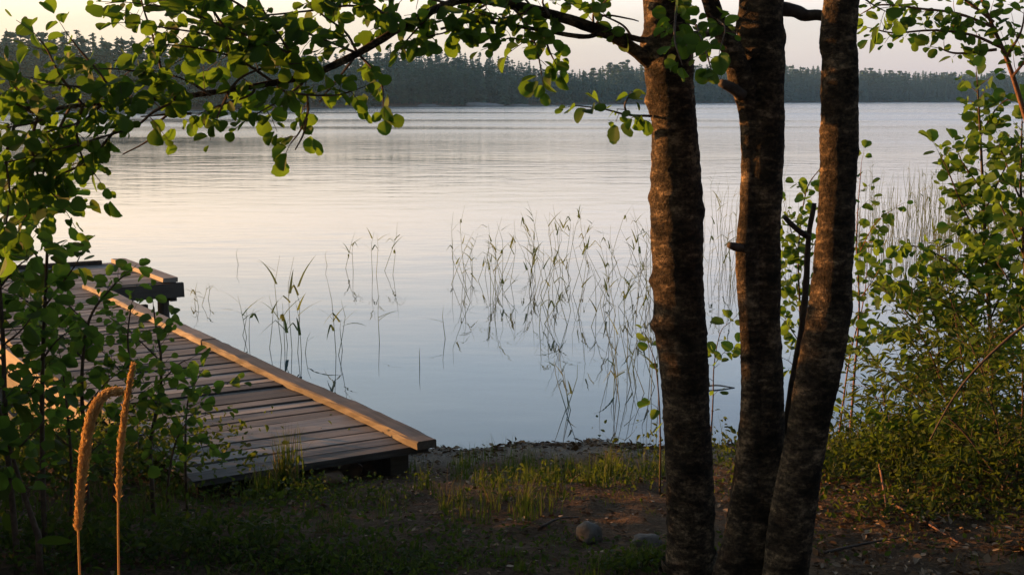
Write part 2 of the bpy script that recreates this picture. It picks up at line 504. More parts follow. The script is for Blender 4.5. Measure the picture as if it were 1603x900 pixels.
# ------------------------------------------------------------------ far forest
def conifer(kind, seed):
    """unit-height tree standing on the origin; returns a MB of branch blades"""
    R = random.Random(seed); mb = MB()
    mb.tube([(0, 0, -0.05), (0.004, 0, 0.5), (0, 0, 0.97)], [.013, .009, .003], 5, tone=0.2)
    if kind == 'spruce':
        n = 15
        for i in range(n):
            z = 0.08 + 0.9 * i / n
            L = 0.17 * (1 - z) ** 0.8 * R.uniform(0.8, 1.15) + 0.012
            k = 9 if z < .6 else 7
            for j in range(k):
                a = 2 * math.pi * (j + R.random()) / k; l = L * R.uniform(0.65, 1.15)
                d = Vector((math.cos(a), math.sin(a), 0)); s = Vector((-d.y, d.x, 0))
                b0 = Vector((0, 0, z + R.uniform(-.01, .01)))
                tip = b0 + d * l + Vector((0, 0, -l * R.uniform(.25, .6)))
                m = b0 + d * l * .55; w = l * .32
                mb.add([b0 + Vector((0, 0, .03)), m + s * w + Vector((0, 0, -.015)), tip, m - s * w + Vector((0, 0, -.015)), b0 - Vector((0, 0, .02))],
                       [(0, 1, 2), (0, 2, 3), (4, 2, 1), (4, 3, 2)], tone=R.random())
    else:
        lo = 0.30 if kind == 'pine' else 0.10
        n = 40 if kind == 'pine' else 46
        for i in range(n):
            t = R.random(); z = lo + (0.98 - lo) * t
            rad = ((0.15 * (1 - t) ** .7 + .012) if kind == 'pine' else 0.2 * math.sin(math.pi * (0.18 + 0.78 * t))) * R.uniform(.2, 1.1)
            a = R.uniform(0, 2 * math.pi); c = Vector((math.cos(a) * rad, math.sin(a) * rad, z - rad * .1))
            sz = R.uniform(.03, .055) * (1.35 if kind != 'pine' else 1.1 - .5 * t)
            for k in range(12):
                dv = Vector((R.gauss(0, 1), R.gauss(0, 1), R.gauss(0, .6))).normalized() * sz * R.uniform(.3, 1)
                u = Vector((R.gauss(0, 1), R.gauss(0, 1), R.gauss(0, .6))).normalized() * sz * .55
                w = u.cross(dv).normalized() * sz * .4 if u.cross(dv).length > 1e-6 else Vector((0, 0, sz * .4))
                p = c + dv
                mb.add([p - u, p + w, p + u, p - w], [(0, 1, 2, 3)], tone=R.random())
    return mb


protos = [conifer('spruce', 1), conifer('spruce', 2), conifer('spruce', 3), conifer('pine', 4), conifer('pine', 5), conifer('broad', 6)]
pv = [np.array(m.v) for m in protos]
R = random.Random(11)
forest = []


def put_far(px, off, hk, kinds):
    d = float(np.interp(px, SH_PX, SH_D)) + off
    r = Vector(((px - 801.5) / (F * math.cos(PITCH)), 1))
    x, y = r.x * d, d
    z = ground_z(x, y)
    top = top_z(px, d)
    h = max(5.0, (top - z) * hk)
    return (x, y, z, h, R.choice(kinds))


for row, off in enumerate([3, 8, 14, 21, 29, 38, 50]):
    px = -260.0
    while px < 1860:
        d = float(np.interp(px, SH_PX, SH_D))
        px += R.uniform(1.3, 3.0) / max(300, d) * F * (0.75 + 0.08 * row)
        hk = [.62, .72, .8, .85, .9, .94, .97][row] * R.uniform(.88, 1.07)
        kinds = [0, 1, 2, 0, 1, 2, 0, 3, 4, 5] if px < 900 else [0, 1, 2, 0, 1, 5, 5, 3]
        forest.append(put_far(px, off + R.uniform(-3, 3), hk, kinds))
# trees out of view on the added left ridge and slope
for i in range(1100):
    x = R.uniform(-420, -150); y = R.uniform(190, 720)
    z = ground_z(x, y)
    if z < 1 or az_px(x, y) > -120: continue
    forest.append((x, y, z, R.uniform(10, 16), R.choice([0, 1, 3])))
V = []; Fc = []; T = []; nb_ = 0
for (x, y, z, h, k) in forest:
    a = R.uniform(0, 6.28); ca, sa = math.cos(a), math.sin(a); q = pv[k]
    wsc = h * R.uniform(1.3, 1.9)
    V.append(np.stack([(q[:, 0] * ca - q[:, 1] * sa) * wsc + x, (q[:, 0] * sa + q[:, 1] * ca) * wsc + y, q[:, 2] * h + z], 1))
    Fc.extend([tuple(i + nb_ for i in f) for f in protos[k].f]); nb_ += len(q)
    tt = R.uniform(-.25, .25)
    T.extend([min(1, max(0, t + tt)) for t in protos[k].t])
mb = MB(); mb.v = np.concatenate(V).tolist(); mb.f = Fc; mb.t = T; mb.m = [0] * len(Fc)
fo = mb.build('far_forest', M['far_tree'])
tag(fo, 'dark mixed forest along the far lake shore, hazy grey green', 'forest', kind='stuff')
# tall skyline trees one can tell apart
tall = [(545, 3), (562, 3), (580, 0), (598, 1), (616, 3), (628, 4), (641, 4), (655, 0), (664, 3), (684, 4), (694, 3), (712, 0), (722, 3), (730, 0), (741, 1), (752, 4), (768, 3), (781, 0), (795, 4), (812, 0), (828, 1), (846, 0), (905, 0), (952, 5), (978, 5)]
pmesh = {}
for k in (0, 1, 2, 3, 4, 5):
    o = protos[k].build('proto', M['far_tree']); pmesh[k] = o.data; bpy.data.objects.remove(o)
for px, k in tall:
    x, y, z, h, _ = put_far(px, R.uniform(36, 52), R.uniform(1.02, 1.12), [k])
    nm = 'spruce_tree' if k < 3 else ('pine_tree' if k < 5 else 'broadleaf_tree')
    o = bpy.data.objects.new(nm, pmesh[k]); COL.objects.link(o)
    o.location = (x, y, z); o.scale = (h * 1.15, h * 1.15, h); o.rotation_euler.z = R.uniform(0, 6.28)
    lab = {'spruce_tree': 'pointed dark spruce rising above the far forest skyline', 'pine_tree': 'loose crowned tall pine rising above the far forest skyline',
           'broadleaf_tree': 'round crowned tree on the far forest skyline beside the left alder trunk'}[nm]
    tag(o, lab, 'tree', 'tall ' + nm.replace('_', ' ') + 's on the far skyline')
# pale granite slabs along the far shore
for i, (px, w, hh_) in enumerate([(668, 7, .7), (742, 15, 1.1), (812, 7, .7)]):
    d = float(np.interp(px, SH_PX, SH_D)) - 1
    x = (px - 801.5) / (F * math.cos(PITCH)) * d
    mb = MB(); nu, nv = 18, 7; vs = []
    for v in range(nv):
        for u in range(nu):
            th = math.pi * 2 * u / nu; ph = math.pi / 2 * v / (nv - 1)
            q = Vector((math.cos(th) * math.cos(ph), math.sin(th) * math.cos(ph), math.sin(ph)))
            k = 1 + .35 * mn.noise(q * 2.2 + Vector((i * 7, 0, 0)))
            vs.append((x + q.x * w * .5 * k, d + 2 + q.y * 4 * k, -.2 + q.z * hh_ * k))
    fs = [(v * nu + u, v * nu + (u + 1) % nu, (v + 1) * nu + (u + 1) % nu, (v + 1) * nu + u) for v in range(nv - 1) for u in range(nu)]
    mb.add(vs, fs)
    tag(mb.build('shore_rock', M['far_rock'], smooth=True),
        ['small pale granite rock left of the long slab on the far shore', 'long low pale granite slab at the foot of the far forest', 'small pale granite rock right of the long slab on the far shore'][i], 'rock', 'granite rocks on the far shore')

# ------------------------------------------------------------------ jetty
DZ = 0.40


def D(n, d, z):  # jetty coordinates -> world
    return DN * n + DD * d + Vector((0, 0, z))


N_R = 3.02; N_L = 1.80; D0 = D(0, 0, 0); d_near = 5.72; d_far = 12.2
jet = empty('jetty', D((N_R + N_L) / 2, d_near, 0.2), 'weathered wooden jetty with sunlit edge rail running out to a wider platform', 'jetty')
mb = MB(); d = d_near; i = 0
rj = random.Random(3)
while d < d_far - .02:
    w = rj.uniform(.125, .15)
    c = D((N_R + N_L) / 2 + rj.uniform(-.015, .015), d + w / 2, DZ - .016 + rj.uniform(-.003, .003))
    sk = rj.uniform(-.004, .004)
    mb.box(c, DN * ((N_R - N_L) / 2 - .012) + DD * sk, DD * (w / 2 - rj.uniform(.007, .014)), (0, 0, .016), tone=rj.random(), jit=.005)
    d += w
mb.build('deck', M['deck'], jet)
# right edge rail: two lengths laid on the deck edge
for a, b_ in ((d_near - .05, 8.9), (8.93, d_far)):
    mb = MB(); nseg = 30
    path = []
    for k in range(nseg + 1):
        t = k / nseg
        path.append(D(N_R - .05 + .006 * math.sin(t * 7 + a), a + (b_ - a) * t, DZ + .031 + .004 * math.sin(t * 9)))
    vs = []; fs = []
    for p in path:
        for (q, zz) in ((-.058, -.029), (.055, -.029), (.055, .006), (.045, .010), (-.050, .011), (-.058, .003)):
            vs.append(p + DN * (q + rj.uniform(-.005, .005)) + Vector((0, 0, zz + rj.uniform(-.003, .003) * (zz > -.02))))
    for k in range(nseg):
        for s in range(6):
            s2 = (s + 1) % 6
            fs.append((k * 6 + s, (k + 1) * 6 + s, (k + 1) * 6 + s2, k * 6 + s2))
    fs.append((0, 1, 2, 3, 4, 5)); fs.append(tuple(nseg * 6 + s for s in (5, 4, 3, 2, 1, 0)))
    mb.add(vs, fs, tone=rj.random()); mb.build('edge_rail', M['rail'], jet)
# long bearers and outer side boards
for n_, nm in ((N_R - .12, 'bearer'), ((N_R + N_L) / 2, 'bearer'), (N_L + .12, 'bearer')):
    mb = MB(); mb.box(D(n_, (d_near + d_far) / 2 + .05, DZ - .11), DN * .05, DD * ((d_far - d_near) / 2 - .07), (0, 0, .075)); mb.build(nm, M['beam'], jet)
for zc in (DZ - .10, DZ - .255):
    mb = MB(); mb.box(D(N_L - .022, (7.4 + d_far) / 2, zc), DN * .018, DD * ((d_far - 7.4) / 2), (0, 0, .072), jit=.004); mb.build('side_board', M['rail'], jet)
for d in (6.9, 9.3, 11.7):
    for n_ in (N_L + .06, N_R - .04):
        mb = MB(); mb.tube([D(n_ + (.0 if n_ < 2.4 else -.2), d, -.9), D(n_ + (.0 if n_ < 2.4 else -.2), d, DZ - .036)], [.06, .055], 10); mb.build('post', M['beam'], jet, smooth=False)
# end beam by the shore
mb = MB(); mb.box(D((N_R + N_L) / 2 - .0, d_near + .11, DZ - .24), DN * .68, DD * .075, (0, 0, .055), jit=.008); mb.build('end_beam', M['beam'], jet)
# platform at the far end
PN0, PN1, PD0, PD1 = .7, 3.78, 12.22, 13.95
mb = MB(); n_ = PN0
d = PD0 + .02
while d < PD1 - .05:
    w = rj.uniform(.125, .15)
    mb.box(D((PN0 + PN1) / 2, d + w / 2, DZ - .016 + rj.uniform(-.003, .003)), DN * ((PN1 - PN0) / 2), DD * (w / 2 - .008), (0, 0, .016), tone=rj.random(), jit=.002)
    d += w
mb.build('platform_deck', M['deck'], jet)
for q in (0,):
    mb = MB(); mb.box(D(PN1 - .07 - q * .16, (PD0 + PD1) / 2, DZ + .024), DN * .07, DD * ((PD1 - PD0) / 2 + .03), (0, 0, .02), tone=.9, jit=.003); mb.build('platform_rail', M['rail'], jet)
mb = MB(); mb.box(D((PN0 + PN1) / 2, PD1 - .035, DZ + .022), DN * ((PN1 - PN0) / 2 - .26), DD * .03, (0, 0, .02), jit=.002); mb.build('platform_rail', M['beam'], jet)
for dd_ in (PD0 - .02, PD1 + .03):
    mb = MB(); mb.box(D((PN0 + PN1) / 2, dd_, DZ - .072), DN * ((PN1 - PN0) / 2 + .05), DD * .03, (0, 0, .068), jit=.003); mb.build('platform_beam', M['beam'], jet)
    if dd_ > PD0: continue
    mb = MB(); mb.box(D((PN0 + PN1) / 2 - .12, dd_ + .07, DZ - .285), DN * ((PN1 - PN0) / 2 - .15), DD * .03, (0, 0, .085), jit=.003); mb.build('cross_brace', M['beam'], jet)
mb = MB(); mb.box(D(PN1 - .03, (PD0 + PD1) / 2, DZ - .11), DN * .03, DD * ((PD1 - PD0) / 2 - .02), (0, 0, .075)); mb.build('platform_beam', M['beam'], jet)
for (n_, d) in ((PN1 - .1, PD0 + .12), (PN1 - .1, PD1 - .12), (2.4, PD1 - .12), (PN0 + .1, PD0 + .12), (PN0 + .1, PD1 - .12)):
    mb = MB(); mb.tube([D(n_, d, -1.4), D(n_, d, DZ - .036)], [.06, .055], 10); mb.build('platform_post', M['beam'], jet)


# ------------------------------------------------------------------ stones, logs
def stone(name, c, sx, sy, sz, mat, label, seed, cat='stone', group=None, rot=0):
    mb = MB(); nu, nv = 22, 12; vs = []
    cr, sr = math.cos(rot), math.sin(rot)
    for v in range(nv):
        for u in range(nu):
            th = 2 * math.pi * u / nu; ph = -math.pi / 2 + math.pi * v / (nv - 1)
            q = Vector((math.cos(th) * math.cos(ph), math.sin(th) * math.cos(ph), math.sin(ph)))
            e = 0.75; q2 = Vector([math.copysign(abs(a) ** e, a) for a in q])
            k = 1 + .28 * mn.noise(q * 1.4 + Vector((seed, 0, 0))) + .07 * mn.noise(q * 5 + Vector((0, seed, 0)))
            x, y = q2.x * sx * k, q2.y * sy * k
            vs.append((c[0] + x * cr - y * sr, c[1] + x * sr + y * cr, c[2] + q2.z * sz * k))
    fs = [(v * nu + u, v * nu + (u + 1) % nu, (v + 1) * nu + (u + 1) % nu, (v + 1) * nu + u) for v in range(nv - 1) for u in range(nu)]
    mb.add(vs, fs)
    return tag(mb.build(name, mat, smooth=True), label, cat, group)


def ground_at(px, py):
    z = .3
    for _ in range(8):
        p = G(px, py, z); z = ground_z(p.x, p.y)
    return p


p = ground_at(922, 846); stone('stone', (p.x, p.y, p.z + .03), .040, .045, .042, M['dark_stone'], 'rounded grey stone on bare soil left of the left alder trunk', 1.3, rot=.5)
p = ground_at(1012, 852); stone('stone', (p.x, p.y, p.z + .01), .055, .04, .028, M['dark_stone'], 'low dark stone half buried against the left alder trunk', 5.1)
for (px, py, sx, sy, sz, lab, sd) in ((500, 752, .11, .08, .035, 'flat stone tinted sunlit orange in front of the jetty end, leftmost of three', 2.2),
                                     (548, 742, .055, .06, .04, 'stone tinted sunlit orange under the jetty end, middle of three', 3.7),
                                     (592, 740, .09, .07, .035, 'stone tinted sunlit orange under the jetty end, rightmost of three', 8.4)):
    p = ground_at(px, py); stone('stone', (p.x, p.y, p.z + .015), sx, sy, sz, M['shore_stone'], lab, sd, group='stones under the jetty end')
mb = MB(); a = ground_at(250, 690); c = ground_at(292, 742)
mb.tube([Vector((a.x, a.y, a.z + .12)), (a * .5 + c * .5) + Vector((0, 0, .09)), Vector((c.x, c.y, c.z + .05))], [.035, .04, .036], 9)
tag(mb.build('log', M['dead'], smooth=True), 'short dark log leaning beside the shore end of the jetty', 'log')


# ------------------------------------------------------------------ plants
def rvec(R, s=1.0):
    return Vector((R.gauss(0, s), R.gauss(0, s), R.gauss(0, s)))


def leaf_on(R, lv, p, t, side, size, droop=.35, face=.5):
    """one leaf at p on a twig of direction t; leaf blades tip outwards and hang a little"""
    out = (side + t * .7 + rvec(R, .35) - Vector((0, 0, droop))).normalized()
    nrm = (Vector((-.25, -face, .75)) + rvec(R, .55)).normalized()
    pet = size * R.uniform(.12, .3)
    lv.add(p + out * pet, out, nrm, size * (1.2 - .8 * R.random() ** 1.4), R.random())


def twig_leaves(R, wood, lv, pts, r0, r1, spacing, size, droop=.35, face=.5, sides=4, start=.15):
    pts = [Vector(p) for p in pts]
    n = len(pts)
    wood.tube(pts, [r0 + (r1 - r0) * i / (n - 1) for i in range(n)], sides, cap=False)
    Ls = [(pts[i + 1] - pts[i]).length for i in range(n - 1)]; tot = sum(Ls)
    s = tot * start; k = R.randint(0, 1)
    while s < tot:
        a = s; i = 0
        while i < n - 2 and a > Ls[i]: a -= Ls[i]; i += 1
        t = (pts[i + 1] - pts[i]).normalized(); p = pts[i] + t * a
        sd = t.cross(Vector((0, 0, 1)))
        sd = sd.normalized() if sd.length > .05 else Vector((1, 0, 0))
        sd = (Matrix.Rotation(R.uniform(-.9, .9), 3, t) @ sd) * (1 if k % 2 else -1)
        leaf_on(R, lv, p, t, sd, size, droop, face)
        k += 1; s += spacing * R.uniform(.6, 1.4)
    leaf_on(R, lv, pts[-1], t, t, size, droop, face)


def bend_path(R, p, d, L, n=5, droop=.0, wob=.15):
    pts = [Vector(p)]; d = Vector(d).normalized()
    for i in range(n):
        d = (d + rvec(R, wob) * .5 + Vector((0, 0, -droop / n))).normalized()
        pts.append(pts[-1] + d * (L / n))
    return pts


def branch_twigs(R, wood, lv, pts, r0, r1, twig_len, twig_gap, leaf_gap, size, droop=.3, up=.1, start=0.0, sides=5, level2=False, face=.5, bare=False):
    """a branch with alternate leafy twigs along it"""
    pts = [Vector(p) for p in pts]; n = len(pts)
    wood.tube(pts, [r0 + (r1 - r0) * i / (n - 1) for i in range(n)], sides, cap=True)
    if bare: return
    Ls = [(pts[i + 1] - pts[i]).length for i in range(n - 1)]; tot = sum(Ls)
    s = tot * start + twig_gap * .5; k = R.randint(0, 1)
    while s < tot:
        a = s; i = 0
        while i < n - 2 and a > Ls[i]: a -= Ls[i]; i += 1
        t = (pts[i + 1] - pts[i]).normalized(); p = pts[i] + t * a
        sd = t.cross(Vector((0, 0, 1)))
        sd = sd.normalized() if sd.length > .15 else Vector((1, 0, 0))
        sd = (Matrix.Rotation(R.uniform(-1.2, 1.2) if sd.length > .15 else R.uniform(0, 6.28), 3, t) @ sd) * (1 if k % 2 else -1)
        dr = (t * .55 + sd + Vector((0, 0, up)) + rvec(R, .2)).normalized()
        L = twig_len * R.uniform(.5, 1.2) * (1 - .35 * s / tot)
        tw = bend_path(R, p, dr, L, 4, droop * .6)
        twig_leaves(R, wood, lv, tw, max(.0012, r1 * .6), .0008, leaf_gap, size, droop, face)
        k += 1; s += twig_gap * R.uniform(.6, 1.4)
    tw = bend_path(R, pts[-1], pts[-1] - pts[-2], twig_len * .7, 4, droop * .5)
    twig_leaves(R, wood, lv, tw, max(.0012, r1 * .7), .0008, leaf_gap, size, droop, face)


def px_path(L, Y0=None, per=5, jit=0.0):
    q = [(a[0], a[1], a[2] if len(a) > 2 else Y0) for a in L]
    # fill missing depths by interpolation
    ks = [i for i, a in enumerate(q) if a[2] is not None]
    ys = np.interp(range(len(q)), ks, [q[i][2] for i in ks])
    return [P(a[0], a[1], y) for a, y in zip([tuple(s) for s in smooth_path([(a[0], a[1]) for a in q], per)],
            [s[0] for s in smooth_path([(y, 0) for y in ys], per)])]


def trunk_mesh(name, spec, parent, Y, knobs=(), extra_top=None, seed=0, sides=40, mat=None, ground=True):
    """spec: (py, left px, right px) from top to bottom; grows on above and below the frame"""
    pts = []
    for (py, l, r) in spec:
        c = (l + r) / 2
        p = P(c, py, Y); pts.append((p.x, p.y, p.z, pxw((r - l) / 2, c, py, Y)))
    b_ = pts[-1]
    dx = (pts[-1][0] - pts[-2][0]) / (pts[-1][2] - pts[-2][2])
    gz = ground_z(b_[0], b_[1])
    if ground:
        zz = gz + .12
        if zz < b_[2] - .05: pts.append((b_[0] + dx * (zz - b_[2]), b_[1], zz, b_[3] * 1.05))
        b_ = pts[-1]
        pts.append((b_[0] + dx * -.1, b_[1], gz + .02, b_[3] * 1.22))
        pts.append((b_[0] + dx * -.25, b_[1], gz - .12, b_[3] * 1.5))
    pts = pts[::-1]
    if extra_top: pts += extra_top(pts[-1])
    sp_ = smooth_path(pts, 24)
    kn = [(P(kx, ky, Y), kr, ka) for (kx, ky, kr, ka) in knobs]

    def disp(p, d, r):
        v = .10 * r * mn.noise(Vector((p.x * 9 + seed, p.y * 9, p.z * 3.2)))
        v += .05 * r * mn.noise(Vector((p.x * 22, p.y * 22 + seed, p.z * 30)))
        v += .06 * r * abs(mn.noise(Vector((p.x * 48, p.y * 48, p.z * 75 + seed))))
        v += .07 * r * max(0, mn.noise(Vector((seed, p.y * 3, p.z * 7)))) * 1.0
        for (kp, kr, ka) in kn:
            q = (p - kp).length
            if q < kr * 3: v += ka * math.exp(-(q / kr) ** 2)
        return v
    mb = MB(); mb.tube([a[:3] for a in sp_], [a[3] for a in sp_], sides, disp=disp)
    return mb.build(name, mat or M['bark'], parent, smooth=True)


def top_up(dx, dy, n=7, step=.9):
    def f(p):
        out = []
        for i in range(1, n + 1):
            out.append((p[0] + dx * i * step, p[1] + dy * i * step, p[2] + i * step, p[3] * (1 - i / (n + 1)) + .008))
        return out
    return f


def high_crown(R, lv, wood, axis_pts, zlo, zhi, rad, nbr, size=.085, fade=1.0):
    """the tree's crown above the picture: limbs with leaf sprays"""
    A = np.array([tuple(p) for p in axis_pts])
    for i in range(nbr):
        z = R.uniform(zlo, zhi)
        bx = float(np.interp(z, A[:, 2], A[:, 0])); by = float(np.interp(z, A[:, 2], A[:, 1]))
        a = R.uniform(0, 6.283); t = (z - zlo) / (zhi - zlo)
        L = rad * (1 - .55 * t) * R.uniform(.6, 1.1)
        d0 = Vector((math.cos(a), math.sin(a), R.uniform(.15, .6)))
        pts = bend_path(R, (bx, by, z), d0, L, 6, .2, .2)
        wood.tube(pts, [.022 - .003 * k for k in range(7)], 5)
        for q in pts[2:]:
            for k in range(20):
                c = q + Vector((R.gauss(0, .30), R.gauss(0, .30), R.gauss(0, .18)))
                lim = H + .0708 * c.y + .45
                if c.y > 1 and c.z < lim: c.z = lim + R.uniform(0, .4)
                lv.add(c, rvec(R).normalized() - Vector((0, 0, .3)), Vector((0, 0, 1)) + rvec(R, .5), size * R.uniform(.7, 1.3), R.random())


# --- the three alders
YO = -.38
R = random.Random(21)
Y1, Y2, Y3 = 4.75, 4.55, 4.30
t1 = empty('alder_tree', P(1082, 890, Y1), 'left of the three alder trunks, knobbly bark, long leafy limb reaching left over the water', 'tree', 'three alders on the lake bank')
t1.location.z = ground_z(t1.location.x, t1.location.y)
trunk_mesh('trunk', [(0, 1008, 1080), (60, 1008, 1084), (130, 1010, 1086), (200, 1020, 1089), (300, 1019, 1098), (400, 1023, 1100), (500, 1026, 1103), (600, 1035, 1110), (700, 1041, 1114), (800, 1043, 1117), (890, 1041, 1120)], t1, Y1,
           knobs=[(1018, 440, .022, .022), (1022, 510, .02, .018), (1016, 160, .025, .012), (1013, 70, .03, .012), (1102, 330, .03, .008), (1020, 310, .02, .01)], extra_top=top_up(-.06, -.05), seed=1.7)
t2 = empty('alder_tree', P(1185, 890, Y2), 'middle alder with a slim twin stem fused to its left side', 'tree', 'three alders on the lake bank')
t2.location.z = ground_z(t2.location.x, t2.location.y)
trunk_mesh('trunk', [(0, 1159, 1225), (100, 1160, 1228), (200, 1162, 1226), (300, 1161, 1222), (400, 1160, 1221), (500, 1160, 1221), (600, 1160, 1225), (700, 1154, 1228), (800, 1142, 1228), (890, 1130, 1228)], t2, Y2,
           knobs=[(1222, 60, .03, .01), (1160, 40, .03, .01)], extra_top=top_up(.02, .06), seed=5.2)
t3 = empty('alder_tree', P(1230, 890, Y3), 'right of the three alder trunks, curving out to the right from the shared base', 'tree', 'three alders on the lake bank')
t3.location.z = ground_z(t3.location.x, t3.location.y)
trunk_mesh('trunk', [(0, 1289, 1345), (100, 1287, 1343), (200, 1284, 1342), (300, 1282, 1338), (400, 1276, 1335), (500, 1264, 1329), (600, 1244, 1311), (700, 1226, 1291), (800, 1209, 1277), (890, 1196, 1267)], t3, Y3,
           knobs=[(1338, 480, .05, .006)], extra_top=top_up(.08, -.02), seed=9.4)
# fused twin stem of the middle alder, leaving it near the top as a dark crooked limb
mb = MB()
q = [(1104, -25, 4.42, 13), (1122, 30, 4.45, 14), (1146, 80, 4.47, 17), (1160, 125, 4.50, 20), (1172, 170, 4.52, 16), (1175, 240, 4.53, 15), (1173, 320, 4.52, 15), (1170, 390, 4.50, 18), (1172, 460, 4.50, 17), (1176, 540, 4.51, 17), (1178, 640, 4.51, 18), (1174, 740, 4.51, 22), (1158, 850, 4.51, 28), (1148, 920, 4.50, 36)]
sp_ = smooth_path([(*P(a[0], a[1], a[2]), pxw(a[3], a[0], a[1], a[2])) for a in q], 9)


def disp2(p, d, r):
    v = .10 * r * mn.noise(Vector((p.x * 14, p.y * 14, p.z * 6))) + .06 * r * mn.noise(Vector((p.x * 40, p.y * 40, p.z * 50)))
    for (kx, ky, kr, ka) in ((1148, 388, .018, .02), (1130, 133, .02, .02)):
        e = (p - P(kx, ky, 4.47)).length
        if e < kr * 3: v += ka * math.exp(-(e / kr) ** 2)
    return v


mb.tube([a[:3] for a in sp_], [a[3] for a in sp_], 24, disp=disp2)
mb.build('twin_stem', M['bark'], t2, smooth=True)
mb = MB(); mb.tube([P(1160, 388, 4.47), P(1149, 386, 4.45), P(1142, 384, 4.43)], [.014, .013, .010], 8); mb.build('branch_stub', M['dead'], t2, smooth=True)
mb = MB(); mb.tube(px_path([(1162, 150, 4.48), (1146, 138, 4.46), (1128, 130, 4.44)], per=3), [.02, .019, .018, .017, .016, .014, .012], 8); mb.build('branch_stub', M['dead'], t2, smooth=True)
mb = MB(); pth = px_path([(1222, 14, 4.6), (1245, 18), (1262, 25), (1280, 24), (1298, 28, 4.56)], per=4)
mb.tube(pth, [.022 - .0004 * k for k in range(len(pth))], 9, disp=lambda p, d, r: .15 * r * mn.noise(p * 30)); mb.build('branch', M['dead'], t2, smooth=True)

# limbs and leaves of the left alder
LEAF = .045
lv1 = Leaves(); tw1 = MB()


def limb(spec, r0, r1, parent, sides=12, mat=None, per=6):
    pth = px_path(spec, per=per); n = len(pth)
    mb = MB()
    mb.tube(pth, [r0 + (r1 - r0) * (k / (n - 1)) ** .55 for k in range(n)], sides, disp=lambda p, d, r: .16 * r * mn.noise(p * 26) + .1 * r * mn.noise(p * 70))
    mb.build('branch', mat or M['bark'], parent, smooth=True)
    return pth


